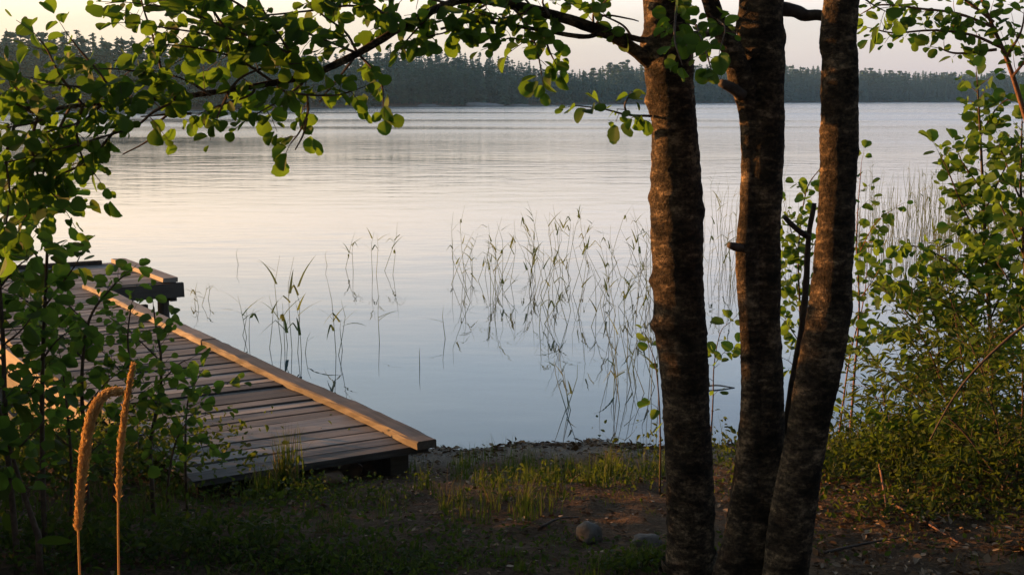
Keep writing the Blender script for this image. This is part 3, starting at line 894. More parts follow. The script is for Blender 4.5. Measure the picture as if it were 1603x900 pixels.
limb([(1040, 118, 4.75), (1005, 88, 4.72), (970, 62, 4.70), (930, 45), (870, 25), (800, 8, 4.6), (735, -2), (690, 12, 4.5), (640, 36), (560, 84, 4.38), (490, 116), (430, 130, 4.22), (360, 141), (290, 151), (210, 158, 4.02), (130, 165, 3.92), (50, 176, 3.82)], .027, .0045, t1)
limb([(1035, 66, 4.75), (1000, 62, 4.72), (950, 52), (915, 58), (860, 50, 4.6), (800, 40), (740, 34), (690, 46, 4.5)], .013, .004, t1)
limb([(1060, 60, 4.78), (1095, 54, 4.82), (1130, 50, 4.86), (1170, 46, 4.9)], .016, .012, t1)
SEC = [
    ([(560, 84, 4.38), (500, 60), (440, 40), (380, 50, 4.2)], .13, .06),
    ([(480, 118, 4.28), (460, 90), (420, 30), (400, -10, 4.2)], .13, .06),
    ([(430, 72, 4.2), (350, 60), (300, 50), (230, 40, 4.0)], .13, .06),
    ([(350, 42, 4.15), (330, 10), (310, -30, 4.1)], .13, .06),
    ([(400, 24, 4.25), (350, -5), (280, -20, 4.1)], .13, .06),
    ([(700, 5, 4.5), (650, -5), (600, 0), (540, -15, 4.4)], .11, .06),
    ([(300, 152, 4.1), (260, 125), (200, 110), (150, 108, 3.95)], .12, .06),
    ([(210, 158, 4.02), (170, 140), (110, 135), (60, 125, 3.85)], .12, .06),
    ([(160, 163, 3.95), (130, 190), (80, 205), (30, 225, 3.8)], .12, .06),
    ([(110, 168, 3.9), (80, 230), (60, 300), (40, 340, 3.8)], .12, .06),
    ([(50, 176, 3.82), (0, 150), (-40, 140, 3.75)], .13, .06),
    ([(360, 141, 4.15), (380, 120), (420, 105), (460, 100, 4.2)], .09, .06),
    ([(400, 135, 4.2), (390, 150), (345, 165), (320, 175, 4.1)], .08, .06),
    ([(770, 2, 4.6), (740, 20), (720, 30), (690, 30, 4.5)], .08, .05),
    ([(835, 15, 4.62), (815, -5), (770, -15, 4.55)], .09, .05),
    ([(848, 45, 4.6), (860, 80), (870, 100, 4.55)], .05, .05),
  # leafy side branches: (pixel path with depth, twig length, twig gap)
    ([(290, 151, 4.1), (240, 176), (215, 196), (160, 215), (60, 242), (-20, 262, 3.75)], .15, .07),
    ([(480, 150, 4.25), (482, 175), (470, 205), (455, 225, 4.2)], .07, .07),
    ([(490, 116, 4.28), (450, 150), (400, 180, 4.15)], .11, .08),
    ([(250, 146, 4.08), (252, 110), (240, 60), (225, 15), (215, -30, 4.0)], .13, .07),
    ([(360, 141, 4.15), (345, 172), (335, 198, 4.1)], .06, .05),
    ([(560, 84, 4.38), (585, 110), (598, 135), (600, 158, 4.3)], .08, .07),
    ([(640, 36, 4.45), (560, 10), (480, 18), (400, 24), (330, 10, 4.2)], .14, .055),
    ([(500, 112, 4.3), (430, 72), (350, 42), (290, 18), (210, 5, 4.0)], .14, .055),
    ([(430, 130, 4.22), (370, 92), (310, 76), (260, 70, 4.0)], .13, .06),
    ([(560, 84, 4.38), (540, 50), (500, 20), (450, -30, 4.3)], .12, .06),
    ([(640, 36, 4.45), (600, 20), (560, -10), (520, -40, 4.4)], .10, .06),
    ([(130, 165, 3.92), (95, 120), (75, 80), (62, 62, 3.85)], .11, .06),
    ([(180, 160, 3.97), (160, 120), (130, 85), (110, 60, 3.9)], .11, .06),
    ([(50, 176, 3.82), (20, 130), (-10, 90, 3.75)], .13, .06),
    ([(90, 170, 3.86), (60, 190), (10, 200), (-40, 205, 3.7)], .13, .055),
    ([(130, 165, 3.92), (120, 205), (130, 250), (150, 275, 3.85)], .10, .06),
    ([(60, 178, 3.82), (50, 225), (60, 275), (95, 318, 3.8)], .11, .06),
    ([(30, 178, 3.8), (10, 240), (15, 300), (10, 350, 3.75)], .11, .06),
    ([(180, 205, 3.95), (140, 250), (90, 275), (40, 290, 3.8)], .10, .06),
    ([(330, 150, 4.1), (300, 130), (270, 118, 4.05)], .10, .06),
    ([(430, 130, 4.22), (450, 145), (520, 150), (560, 140, 4.2)], .08, .06),
    ([(800, 8, 4.6), (828, 45), (842, 85), (848, 118, 4.5)], .075, .055),
    ([(735, 0, 4.55), (728, 30), (700, 50), (668, 58, 4.45)], .09, .05),
    ([(690, 12, 4.5), (668, 30), (640, 60), (632, 70, 4.4)], .08, .055),
    ([(860, 50, 4.6), (830, 66), (800, 60), (775, 70, 4.5)], .08, .055),
    ([(870, 25, 4.65), (830, 20), (780, 30), (750, 20, 4.5)], .09, .045),
    ([(930, 45, 4.7), (930, 20), (950, 0), (960, -20, 4.6)], .09, .06),
    ([(860, 25, 4.6), (850, 0), (880, -15, 4.6)], .1, .05),
    ([(990, 60, 4.72), (975, 40), (945, 25), (920, 12, 4.65)], .07, .06),
    ([(1020, 182, 4.72), (982, 180), (945, 171), (905, 166, 4.6)], .06, .075),
    ([(982, 180, 4.68), (978, 165), (985, 150, 4.6)], .04, .08),
    ([(1060, 0, 4.6), (1056, 60, 4.2), (1066, 95, 4.1)], .03, .06),
    ([(1090, 40, 4.6), (1105, 80, 4.2), (1112, 105, 4.1)], .035, .07),
]
for pth, tl, gap in SEC:
    branch_twigs(R, tw1, lv1, px_path(pth), .0045, .0018, tl, gap * .68, .021, LEAF, droop=.45, up=0)
# bare twiglets
for spec in ([(290, 151, 4.1), (262, 180), (245, 195), (232, 220), (192, 242, 4.05)], [(300, 178, 4.1), (255, 180), (220, 183, 4.05)], [(560, 84, 4.38), (540, 110), (520, 135), (500, 160, 4.3)], [(930, 45, 4.7), (945, 25), (985, 30), (1000, 34, 4.7)], [(480, 185, 4.2), (475, 210), (462, 235, 4.2)]):
    pth = px_path(spec); tw1.tube(pth, np.linspace(.0045, .0018, len(pth)), 5)
# crown above the picture
high_crown(R, lv1, tw1, [P(1045, 0, Y1), P(1045, 0, Y1) + Vector((-.38, -.3, 6.3))], 3.3, 8.6, 2.6, 26)
tag(tw1.build('twigs', M['twig'], t1), kind='stuff'); lv1.build('foliage', M['alder_leaf'], t1)
for t, Yt, cx, ddx in ((t2, Y2, 1192, .13), (t3, Y3, 1316, .5)):
    lv = Leaves(); tw = MB()
    high_crown(R, lv, tw, [P(cx, 0, Yt), P(cx, 0, Yt) + Vector((ddx, .2, 6.3))], 3.3, 8.6, 2.6, 24)
    if t is t2:
        for spec in ([(1122, 30, 4.45), (1135, 45, 4.15), (1128, 75, 4.05)],):
            branch_twigs(R, tw, lv, px_path(spec), .003, .0015, .04, .06, .034, LEAF, droop=.55, up=-.05)
    else:
        for spec in ([(1340, -10, 4.5), (1370, 10, 4.6), (1390, 20, 4.7)],):
            branch_twigs(R, tw, lv, px_path(spec), .003, .0015, .08, .05, .034, .05, droop=.5)
    tag(tw.build('twigs', M['twig'], t), kind='stuff'); lv.build('foliage', M['alder_leaf'], t)
# dead forked stem between middle and right alder
mb = MB()
pth = px_path([(1275, 318, 4.62), (1266, 370), (1262, 440), (1256, 510), (1243, 590), (1234, 650), (1226, 720, 4.62), (1215, 900, 4.6)], per=6)
mb.tube(pth, np.linspace(.0075, .017, len(pth)), 10, disp=lambda p, d, r: .2 * r * mn.noise(p * 28))
ds = mb.build('dead_stem', M['dead'], smooth=True)
mb2 = MB(); pth = px_path([(1267, 372, 4.62), (1252, 362), (1240, 352), (1228, 340, 4.58)], per=4)
mb2.tube(pth, np.linspace(.011, .007, len(pth)), 8, disp=lambda p, d, r: .2 * r * mn.noise(p * 40))
mb2.build('side_branch', M['dead'], ds, smooth=True)
tag(ds, 'thin dark dead stem with a short fork between middle and right alder trunks', 'dead stem')


# --- saplings
YO = 0.0
def sapling(name, stem, r0, label, cat, group, blist, leafsize, matl, matw, seed, top_twigs=True, gap=.05, lgap=.027, tl=.13, stem_start=.3, droop=.35, shape=LEAF_ROUND, stem_twigs=True):
    R = random.Random(seed)
    pth = px_path(stem, per=6)
    pth = pth if pth[0].z < pth[-1].z else pth[::-1]
    root = pth[0]
    gz = ground_z(root.x, root.y)
    if root.z > gz: pth = [Vector((root.x, root.y, gz - .03))] + pth
    e = empty(name, (pth[0].x, pth[0].y, max(gz, 0)), label, cat, group)
    st = MB(); n = len(pth); lv = Leaves(shape)
    st.tube(pth, np.linspace(r0, r0 * .25, n), 7)
    tw = MB()
    if stem_twigs:
        k0 = int(n * stem_start)
        s = MB()
        branch_twigs(R, s, lv, pth[k0:], r0 * .5, r0 * .25, tl, gap, lgap, leafsize, droop=droop, up=.35)
        tw = s
    for spec, tl2, gap2 in blist:
        branch_twigs(R, tw, lv, px_path(spec), r0 * .38, r0 * .15, tl2, gap2 * .75, lgap, leafsize, droop=droop, up=.2)
    st.build('stem', matw, e, smooth=True)
    if tw.n: tag(tw.build('twigs', matw, e), kind='stuff')
    lv.build('foliage', matl, e)
    return e


GL = 'alder saplings on the left bank'
SL = M['sapling_leaf']; TB = M['twig']; RT = M['red_twig']
sapling('alder_sapling', [(70, 860, 4.7), (66, 700), (67, 560), (72, 440), (76, 340), (80, 275, 4.6)], .011, 'tall slim alder sapling with upright dark stem near the left picture edge', 'sapling', GL,
        [([(70, 480, 4.65), (100, 440), (118, 415), (128, 395, 4.6)], .06, .06), ([(72, 420, 4.65), (40, 380), (10, 360, 4.6)], .12, .06), ([(70, 500, 4.65), (40, 470), (0, 450, 4.6)], .12, .06), ([(75, 350, 4.62), (95, 320), (108, 300, 4.6)], .09, .06), ([(68, 560, 4.67), (92, 530), (115, 515, 4.6)], .07, .06)],
        .054, SL, TB, 31)
sapling('alder_sapling', [(25, 850, 4.5), (10, 680), (4, 520), (-4, 400), (-8, 300, 4.4)], .012, 'leafy alder sapling cut by the left picture edge', 'sapling', GL,
        [([(5, 540, 4.45), (30, 520), (55, 490, 4.4)], .11, .06), ([(0, 450, 4.45), (25, 420), (50, 400, 4.4)], .12, .06), ([(8, 640, 4.5), (40, 620), (60, 590, 4.45)], .12, .06)], .056, SL, TB, 32)
sapling('alder_sapling', [(238, 760, 5.3), (236, 690), (250, 620), (252, 560), (244, 510), (240, 480, 5.3)], .010, 'alder sapling with bright top leaves standing against the jetty deck', 'sapling', GL,
        [([(250, 600, 5.3), (280, 570), (300, 560, 5.3)], .07, .06), ([(246, 560, 5.3), (215, 530), (190, 510, 5.3)], .09, .06)], .048, SL, TB, 33, tl=.10, stem_start=.3, gap=.04)
sapling('alder_sapling', [(290, 720, 5.5), (291, 660), (296, 620), (310, 592, 5.5)], .006, 'smallest alder sapling, lowest leaves in front of the jetty planks', 'sapling', GL,
        [([(296, 620, 5.5), (330, 606), (362, 600, 5.5)], .06, .07), ([(291, 660, 5.5), (320, 650), (345, 642, 5.5)], .06, .07)], .045, SL, TB, 34, tl=.07, stem_start=.4)
sapling('alder_sapling', [(138, 800, 5.0), (132, 690), (128, 590), (140, 500), (175, 450), (196, 430, 5.0)], .010, 'alder sapling bending right towards the far platform corner', 'sapling', GL,
        [([(128, 560, 5.0), (100, 530), (80, 520, 5.0)], .12, .06), ([(132, 640, 5.0), (165, 600), (190, 580, 5.0)], .11, .06), ([(140, 510, 5.0), (110, 480), (90, 450, 5.0)], .07, .06)], .048, SL, TB, 35, tl=.09, gap=.042, lgap=.022)
sapling('alder_sapling', [(178, 770, 5.15), (190, 680), (205, 600), (200, 530), (205, 480, 5.15)], .009, 'bushy alder sapling between the bending sapling and the jetty', 'sapling', GL,
        [([(205, 600, 5.15), (170, 560), (150, 540, 5.15)], .11, .06), ([(195, 650, 5.15), (230, 620), (250, 640, 5.15)], .09, .06), ([(185, 720, 5.15), (150, 690), (130, 680, 5.15)], .12, .06)], .046, SL, TB, 36, tl=.13, gap=.036, lgap=.022)
sapling('alder_sapling', [(60, 840, 4.35), (40, 780), (15, 700), (-5, 620, 4.3)], .012, 'dark bare stemmed alder sapling leaning left at the picture edge', 'sapling', GL,
        [([(20, 710, 4.32), (50, 680), (70, 660, 4.3)], .11, .06)], .052, SL, TB, 37)
sapling('alder_sapling', [(110, 840, 4.85), (112, 740), (105, 640), (95, 560, 4.85)], .009, 'low alder sapling behind the curved dry grass plume', 'sapling', GL,
        [([(110, 700, 4.85), (75, 670), (50, 650, 4.85)], .11, .06), ([(112, 740, 4.85), (150, 700), (165, 690, 4.85)], .10, .06)], .048, SL, TB, 38)
sapling('alder_sapling', [(262, 770, 5.2), (268, 720), (280, 680), (300, 650, 5.2)], .006, 'low bushy alder sapling hiding the shore corner of the jetty', 'sapling', GL,
        [([(268, 720, 5.2), (235, 690), (215, 670, 5.2)], .09, .05), ([(270, 710, 5.2), (310, 690), (330, 700, 5.2)], .07, .05), ([(275, 690, 5.2), (255, 650), (250, 630, 5.2)], .08, .05)], .042, SL, TB, 39, tl=.10, gap=.04, stem_start=.1)
GR = 'saplings on the right bank'
sapling('alder_sapling', [(1730, 700, 5.6), (1670, 420), (1625, 250), (1598, 160), (1575, 90), (1545, 20), (1525, -40, 5.5)], .018, 'reddish slender stem leaning in from the right edge, small leaf sprays to its left', 'sapling', GR,
        [([(1568, 75, 5.5), (1520, 55), (1460, 48), (1400, 52), (1365, 45, 5.6)], .09, .055), ([(1560, 45, 5.5), (1500, 22), (1440, 14), (1380, 8), (1352, 20, 5.6)], .09, .055), ([(1556, 35, 5.5), (1510, 0), (1470, -20, 5.5)], .12, .06), ([(1585, 120, 5.5), (1610, 90), (1640, 60, 5.5)], .13, .06), ([(1575, 90, 5.5), (1598, 50), (1605, 10, 5.5)], .12, .06), ([(1560, 78, 5.5), (1500, 84), (1470, 76, 5.5)], .07, .06)],
        .046, SL, RT, 41, stem_start=.86, lgap=.021, gap=.045)
sapling('alder_sapling', [(1562, 760, 6.6), (1556, 600), (1546, 450), (1540, 320), (1534, 200), (1530, 130, 6.5)], .014, 'tall alder sapling at right with dense leaves from ground to skyline', 'sapling', GR,
        [([(1548, 400, 6.55), (1510, 330), (1485, 270), (1470, 240, 6.4)], .13, .06), ([(1550, 480, 6.55), (1500, 420), (1450, 390), (1425, 385, 6.4)], .15, .06), ([(1552, 540, 6.55), (1490, 480), (1430, 460), (1405, 440, 6.4)], .15, .06), ([(1542, 330, 6.55), (1570, 270), (1590, 230, 6.5)], .14, .06), ([(1550, 500, 6.55), (1580, 430), (1600, 390, 6.5)], .16, .06), ([(1545, 430, 6.55), (1520, 380), (1500, 350, 6.5)], .14, .06), ([(1536, 210, 6.55), (1560, 170), (1585, 150, 6.5)], .12, .06), ([(1540, 300, 6.55), (1510, 260), (1500, 240, 6.5)], .12, .06)],
        .056, SL, TB, 42, stem_start=.2, tl=.17, gap=.036, lgap=.021)
sapling('alder_sapling', [(1640, 800, 6.0), (1620, 600), (1605, 420), (1598, 300), (1600, 190, 6.0)], .014, 'leafy alder sapling cut by the right picture edge', 'sapling', GR,
        [([(1612, 500, 6.0), (1580, 440), (1560, 410, 6.0)], .14, .06), ([(1603, 400, 6.0), (1575, 340), (1560, 310, 6.0)], .14, .06), ([(1600, 320, 6.0), (1580, 270), (1570, 240, 6.0)], .12, .06), ([(1620, 600, 6.0), (1580, 560), (1550, 540, 6.0)], .14, .06)], .052, SL, TB, 43, gap=.036, lgap=.021, tl=.17)
sapling('alder_sapling', [(1330, 690, 7.2), (1338, 580), (1345, 480), (1341, 370), (1348, 262, 7.2)], .008, 'thin stemmed sapling just right of the right alder trunk', 'sapling', GR,
        [([(1343, 400, 7.2), (1370, 350), (1402, 325, 7.1)], .08, .07), ([(1345, 470, 7.2), (1372, 430), (1380, 410, 7.1)], .08, .07), ([(1340, 560, 7.2), (1365, 530), (1380, 520, 7.1)], .09, .07)], .052, SL, RT, 44, gap=.06)
sapling('alder_sapling', [(1312, 690, 7.3), (1330, 560), (1352, 470), (1360, 380, 7.3)], .006, 'second thin reddish stem beside the right alder trunk, lower and leaning right', 'sapling', GR,
        [([(1335, 540, 7.3), (1310, 510), (1300, 490, 7.2)], .09, .07)], .05, SL, RT, 45, gap=.06)
sapling('alder_sapling', [(1262, 690, 7.0), (1256, 580), (1252, 480), (1250, 390), (1262, 300), (1285, 262, 7.0)], .008, 'sapling seen in the gap between middle and right alder trunks', 'sapling', GR,
        [([(1252, 480, 7.0), (1230, 440), (1222, 410, 7.0)], .10, .06), ([(1252, 420, 7.0), (1275, 380), (1285, 350, 7.0)], .09, .06), ([(1254, 540, 7.0), (1235, 510), (1225, 500, 7.0)], .10, .06), ([(1256, 600, 7.0), (1240, 570), (1225, 560, 7.0)], .09, .06), ([(1250, 400, 7.0), (1235, 350), (1230, 330, 7.0)], .08, .06)], .052, SL, TB, 46, gap=.04, lgap=.022)
sapling('alder_sapling', [(1112, 700, 5.6), (1116, 630), (1118, 570), (1128, 520), (1142, 505, 5.6)], .004, 'small bright leaved sprout between left and middle alder trunks', 'sapling', GR,
        [([(1118, 570, 5.6), (1135, 550), (1146, 545, 5.6)], .04, .06)], .056, SL, TB, 47, tl=.06, gap=.06)
sapling('alder_sapling', [(1034, 700, 5.7), (1032, 630), (1026, 570), (1018, 545), (1012, 530, 5.7)], .004, 'small sprout of few leaves against the left side of the left alder trunk', 'sapling', GR,
        [], .055, SL, TB, 48, tl=.05, gap=.12, stem_start=.1)


sapling('alder_sapling', [(1460, 740, 6.9), (1462, 640), (1470, 560), (1462, 480), (1450, 420, 6.8)], .009, 'round leaved sapling between the right alder trunk and the tall right sapling', 'sapling', GR,
        [([(1465, 600, 6.9), (1430, 550), (1400, 520, 6.8)], .15, .05), ([(1468, 560, 6.9), (1500, 510), (1520, 480, 6.8)], .15, .05), ([(1466, 500, 6.9), (1440, 460), (1415, 450, 6.8)], .13, .05)], .052, SL, TB, 49, gap=.04, lgap=.022)


sapling('alder_sapling', [(1400, 760, 6.3), (1396, 690), (1386, 640), (1380, 600, 6.3)], .006, 'low broad leaved sapling right of the right alder trunk, lowest of the right bank saplings', 'sapling', GR,
        [([(1396, 690, 6.3), (1350, 660), (1325, 640, 6.3)], .13, .045), ([(1396, 690, 6.3), (1440, 660), (1470, 650, 6.3)], .13, .045)], .045, SL, TB, 55, gap=.035, lgap=.02, tl=.15, stem_start=.1)
sapling('alder_sapling', [(1530, 760, 5.9), (1535, 690), (1540, 640), (1545, 590, 5.9)], .007, 'broad leaved bushy sapling low in the right corner beneath the arching branch', 'sapling', GR,
        [([(1533, 710, 5.9), (1490, 680), (1465, 660, 5.9)], .14, .045), ([(1535, 690, 5.9), (1580, 660), (1610, 640, 5.9)], .14, .045)], .047, SL, TB, 56, gap=.035, lgap=.02, tl=.16, stem_start=.1)


# --- fine leaved willow bushes at right
def willow(stems, label, seed, size=.05):
    R = random.Random(seed)
    p0 = px_path(stems[0])[0]
    e = empty('willow_bush', (p0.x, p0.y, ground_z(p0.x, p0.y)), label, 'bush', 'willow bushes on the right bank')
    lv = Leaves(LEAF_NARROW)
    for spec in stems:
        pth = px_path(spec)
        g0 = pth[0]; gz = ground_z(g0.x, g0.y)
        if g0.z > gz: pth = [Vector((g0.x, g0.y, gz - .02))] + pth
        w = MB()
        branch_twigs(R, w, lv, pth, .007, .002, .34, .024, .016, size, droop=.25, up=.25, start=.12, face=.4)
        w.build('stem', M['twig'], e)
    lv.build('foliage', M['willow_leaf'], e)


willow([[(1500, 720, 6.2), (1480, 620), (1450, 540), (1410, 480, 6.1)], [(1510, 720, 6.3), (1510, 600), (1495, 500), (1480, 440, 6.3)], [(1520, 720, 6.2), (1540, 600), (1560, 520), (1590, 470, 6.2)], [(1490, 720, 6.1), (1450, 650), (1410, 600), (1380, 580, 6.0)]],
       'feathery fine leaved willow bush at the foot of the tall right sapling', 51)
willow([[(1580, 760, 5.6), (1560, 660), (1540, 590), (1520, 540, 5.6)], [(1590, 760, 5.6), (1600, 650), (1600, 560, 5.6)], [(1570, 760, 5.5), (1520, 690), (1480, 650), (1450, 640, 5.5)]],
       'dark willow bush in the lower right corner behind the arching branch', 52)
willow([[(1400, 740, 6.6), (1390, 670), (1370, 620), (1350, 600, 6.6)], [(1410, 740, 6.6), (1420, 670), (1430, 610), (1440, 580, 6.6)], [(1420, 740, 6.5), (1460, 690), (1490, 660, 6.5)], [(1390, 740, 6.5), (1350, 690), (1320, 665, 6.5)]],
       'low spreading willow bush right of the right alder trunk', 53, .045)
willow([[(1540, 740, 6.9), (1520, 640), (1500, 560), (1490, 500, 6.9)], [(1560, 740, 6.9), (1580, 620), (1570, 540, 6.9)], [(1520, 740, 6.9), (1470, 640), (1440, 560), (1430, 510, 6.9)], [(1600, 740, 6.9), (1620, 620), (1640, 520, 6.9)]],
       'tall feathery willow bush furthest back, against the water at the right edge', 54, .055)
mb = MB(); pth = px_path([(1455, 690, 5.2), (1482, 640), (1510, 598), (1550, 555), (1600, 512), (1660, 470, 5.2)], per=6)
mb.tube(pth, np.linspace(.003, .0075, len(pth)), 8, disp=lambda p, d, r: .2 * r * mn.noise(p * 25))
tag(mb.build('bare_branch', M['twig'], smooth=True), 'bare reddish branch arching down from the right edge over the bushes', 'branch')


# --- dry grass plumes close to the viewer
def plume(stem, head, label, seed, wmax, nsp):
    R = random.Random(seed)
    hp = px_path(head, per=8); sp0 = px_path(stem, per=6)
    base = sp0[0]
    gz = ground_z(base.x, base.y)
    e = empty('dry_grass_stalk', (base.x, base.y, gz), label, 'dry grass', 'dry grass stalks at lower left')
    st = MB(); allp = [Vector((base.x - .02, base.y, gz - .02)), Vector((base.x - .01, base.y, (gz + base.z) / 2))] + sp0 + hp[1:]
    st.tube(allp, np.linspace(.0018, .0007, len(allp)), 6); st.build('stem', M['straw'], e, smooth=True)
    lv = Leaves(LEAF_NARROW)
    n = len(hp)
    for i in range(nsp):
        t = R.random() ** .9; k = t * (n - 1); a = int(min(k, n - 2)); p = hp[a].lerp(hp[a + 1], k - a)
        T = (hp[a + 1] - hp[a]).normalized()
        w = wmax * (.35 + .65 * math.sin(math.pi * min(1, .16 + .8 * t))) * (1 + .10 * math.sin(t * 23))
        rd = rvec(R); rd = (rd - T * rd.dot(T)).normalized()
        q = p + rd * w * R.random() ** .5 * R.uniform(.55, 1.05)
        lv.add(q, (T + rd * R.uniform(.1, .7)).normalized(), rd + rvec(R, .5), R.uniform(.0022, .0048) * (1 if R.random() < .8 else 1.9), R.random())
    lv.build('seed_head', M['straw'], e)


plume([(125, 905, 1.9), (123, 850), (122, 815, 1.9)], [(122, 830, 1.9), (126, 770), (132, 715), (140, 665), (152, 632), (168, 616), (187, 612, 1.9)], 'thick dry grass plume nodding right, glowing orange in low sun', 61, .0080, 15000)
plume([(186, 905, 2.0), (185, 830), (185, 775, 2.0)], [(185, 785, 2.0), (187, 730), (190, 690), (195, 650), (201, 610), (208, 573, 2.0)], 'slender straight dry grass plume beside the thick nodding one', 62, .0044, 7500)


# ------------------------------------------------------------------ reeds
def reed_mb(base, top, R, nl, wide=1.0, blade=.2, rs=.0028):
    wide = wide * 1.45
    mb = MB(); base = Vector(base); top = Vector(top)
    L = (top - base).length
    side = Vector((R.uniform(-1, 1), R.uniform(-1, 1), 0)) * .09 * L
    pts = [base - (top - base) * .25 / max(L, .2) * .6, base, base.lerp(top, .35) + side * .6, base.lerp(top, .7) + side, top]
    tn = R.random()
    mb.tube(pts, [rs, rs, rs * .85, rs * .65, rs * .3], 4, tone=tn)
    for i in range(nl):
        t = R.uniform(.3, .95); p = base.lerp(top, t) + side * t
        a = R.uniform(0, 6.283); d = Vector((math.cos(a), math.sin(a) * .6, R.uniform(.5, 1.6))).normalized()
        Lb = blade * R.uniform(.55, 1.25); w = .0062 * wide * R.uniform(.7, 1.2); br = R.random() < .35
        s = d.cross(Vector((0, 0, 1)))
        s = s.normalized() if s.length > .01 else Vector((1, 0, 0))
        s = (s + Vector((0, 0, .3 * R.uniform(-1, 1)))).normalized()
        vs = []; c = Vector(p); n = 5
        for k in range(n + 1):
            ww = w * (1 - (k / n) ** 1.6) + .0006
            vs += [c - s * ww, c + s * ww]
            if br and k == 2: d = (d * .3 + Vector((d.x, d.y, -.9))).normalized()
            d = (d - Vector((0, 0, R.uniform(.05, .22)))).normalized(); c = c + d * (Lb / n)
        mb.add(vs, [(2 * k, 2 * k + 1, 2 * k + 3, 2 * k + 2) for k in range(n)], tone=min(1, max(0, tn + R.uniform(-.3, .3))))
    return mb


def reed(bx, by, tx, ty, R, nl, label, group, wide=1.0, blade=.2, rs=.0028):
    b_ = G(bx, by, 0.0); t_ = P(tx, ty, b_.y + R.uniform(-.15, .15))
    o = reed_mb(b_, t_, R, nl, wide, blade, rs).build('reed', M['reed'])
    return tag(o, label, 'reed', group)


R = random.Random(77)
GA = 'reeds scattered near the jetty'
for a in [(305, 474, 309, 441, 2), (316, 478, 323, 447, 2), (311, 482, 299, 452, 2), (326, 468, 326, 443, 1)]:
    reed(*a[:4], R, a[4], 'thin reed in the small tuft beside the far jetty platform', GA, blade=.16)
reed(373, 414, 373, 388, R, 0, 'lone bare reed stem far out in open water right of the platform', None)
for a in [(386, 528, 372, 462, 3), (390, 532, 398, 484, 2), (380, 525, 384, 480, 1)]:
    reed(*a[:4], R, a[4], 'broad leaved reed beside the middle of the jetty rail', GA, wide=1.5, blade=.3)
reed(422, 545, 421, 462, R, 1, 'straight single reed between two leafy clumps near the jetty rail', None, blade=.2)
for a in [(441, 545, 438, 400, 3), (446, 550, 442, 474, 3), (457, 548, 460, 402, 2), (466, 552, 458, 440, 3), (472, 556, 462, 470, 3), (478, 552, 486, 520, 1), (450, 540, 452, 500, 2)]:
    reed(*a[:4], R, a[4], 'leafy reed in the densest clump beside the jetty rail', GA, wide=1.35, blade=.28)
for a in [(526, 556, 511, 432, 3), (530, 556, 534, 470, 2), (536, 548, 534, 500, 1)]:
    reed(*a[:4], R, a[4], 'tall reed of the small clump right of the densest jetty clump', GA, wide=1.4, blade=.28)
reed(594, 535, 592, 472, R, 2, 'lone reed with one bent leaf in open water mid picture', None, blade=.2)
reed(657, 572, 657, 545, R, 0, 'short bare reed tip in calm water, lowest of mid picture', None)
reed(697, 530, 694, 480, R, 1, 'lone reed with side leaf below the middle reed bed', None, blade=.18)
for a in [(541, 420, 556, 362, 3), (553, 425, 553, 380, 2), (583, 430, 586, 362, 3), (589, 430, 590, 366, 1), (602, 424, 622, 348, 4), (615, 430, 618, 385, 2), (512, 416, 511, 392, 0)]:
    reed(*a[:4], R, a[4], 'reed of the loose row left of the middle reed bed', 'reeds left of the middle reed bed', blade=.2)
n_ = 0
for i in range(30):
    bx = R.uniform(684, 845); by = 452 - abs(R.gauss(0, 22)) + (bx - 760) * -.03 + R.uniform(-8, 30)
    hp = R.uniform(45, 112) * (1.0 if i % 3 else .7)
    reed(bx, by, bx + R.gauss(0, 15), by - hp, R, R.choice([1, 2, 2, 3, 4]), 'thin reed in the sparse middle reed bed left of the alders', 'reeds of the middle reed bed', blade=.2)
for i in range(56):
    bx = R.uniform(835, 1030); by = R.uniform(385, 520)
    hp = R.uniform(45, 120) * (by / 450)
    reed(bx, by, bx + R.gauss(0, 18), by - hp, R, R.choice([1, 2, 2, 3, 4]), 'reed in the thicker bed against the left alder trunk', 'reeds against the left alder trunk', blade=.22)
for i in range(16):
    bx = R.uniform(955, 1034); by = R.uniform(560, 640); hp = R.uniform(50, 130)
    reed(bx, by, bx + R.gauss(0, 16), by - hp, R, R.choice([0, 1, 2]), 'drooping reed in shallow water close to the left alder trunk', 'reeds in the shallows by the left alder', blade=.2)
for a in [(886, 640, 868, 560), (893, 642, 874, 540), (886, 645, 904, 570), (890, 640, 882, 575)]:
    reed(*a, R, 1, 'pale crossing reed stem of the near shore fan', 'pale crossing reeds near the shore', blade=.15)
for i in range(48):
    bx = R.uniform(1095, 1160) if i % 3 else R.uniform(1222, 1290); by = R.uniform(345, 470); hp = R.uniform(50, 105)
    reed(bx, by, bx + R.gauss(0, 8), by - hp, R, R.choice([0, 1, 2, 2]), 'reed seen through a gap between the alder trunks', 'reeds between the alder trunks', blade=.22)
# the pale reed bed further right: too many to count
mbs = MB()
for i in range(650):
    bx = R.uniform(1335, 1640); by = R.uniform(292, 430); hp = R.uniform(22, 50) * (1 + (by - 290) / 200)
    if R.random() < .35 and bx < 1420: continue
    b_ = G(bx, by, 0); t_ = P(bx + R.gauss(0, 4), by - hp, b_.y)
    q = reed_mb(b_, t_, R, R.choice([0, 0, 1, 1]), 1.0, .2, .0034)
    mbs.add(q.v, q.f, tone=R.uniform(.55, 1.0))
tag(mbs.build('reed_bed', M['reed']), 'pale thin reed bed in the water behind the right saplings', 'reeds', kind='stuff')


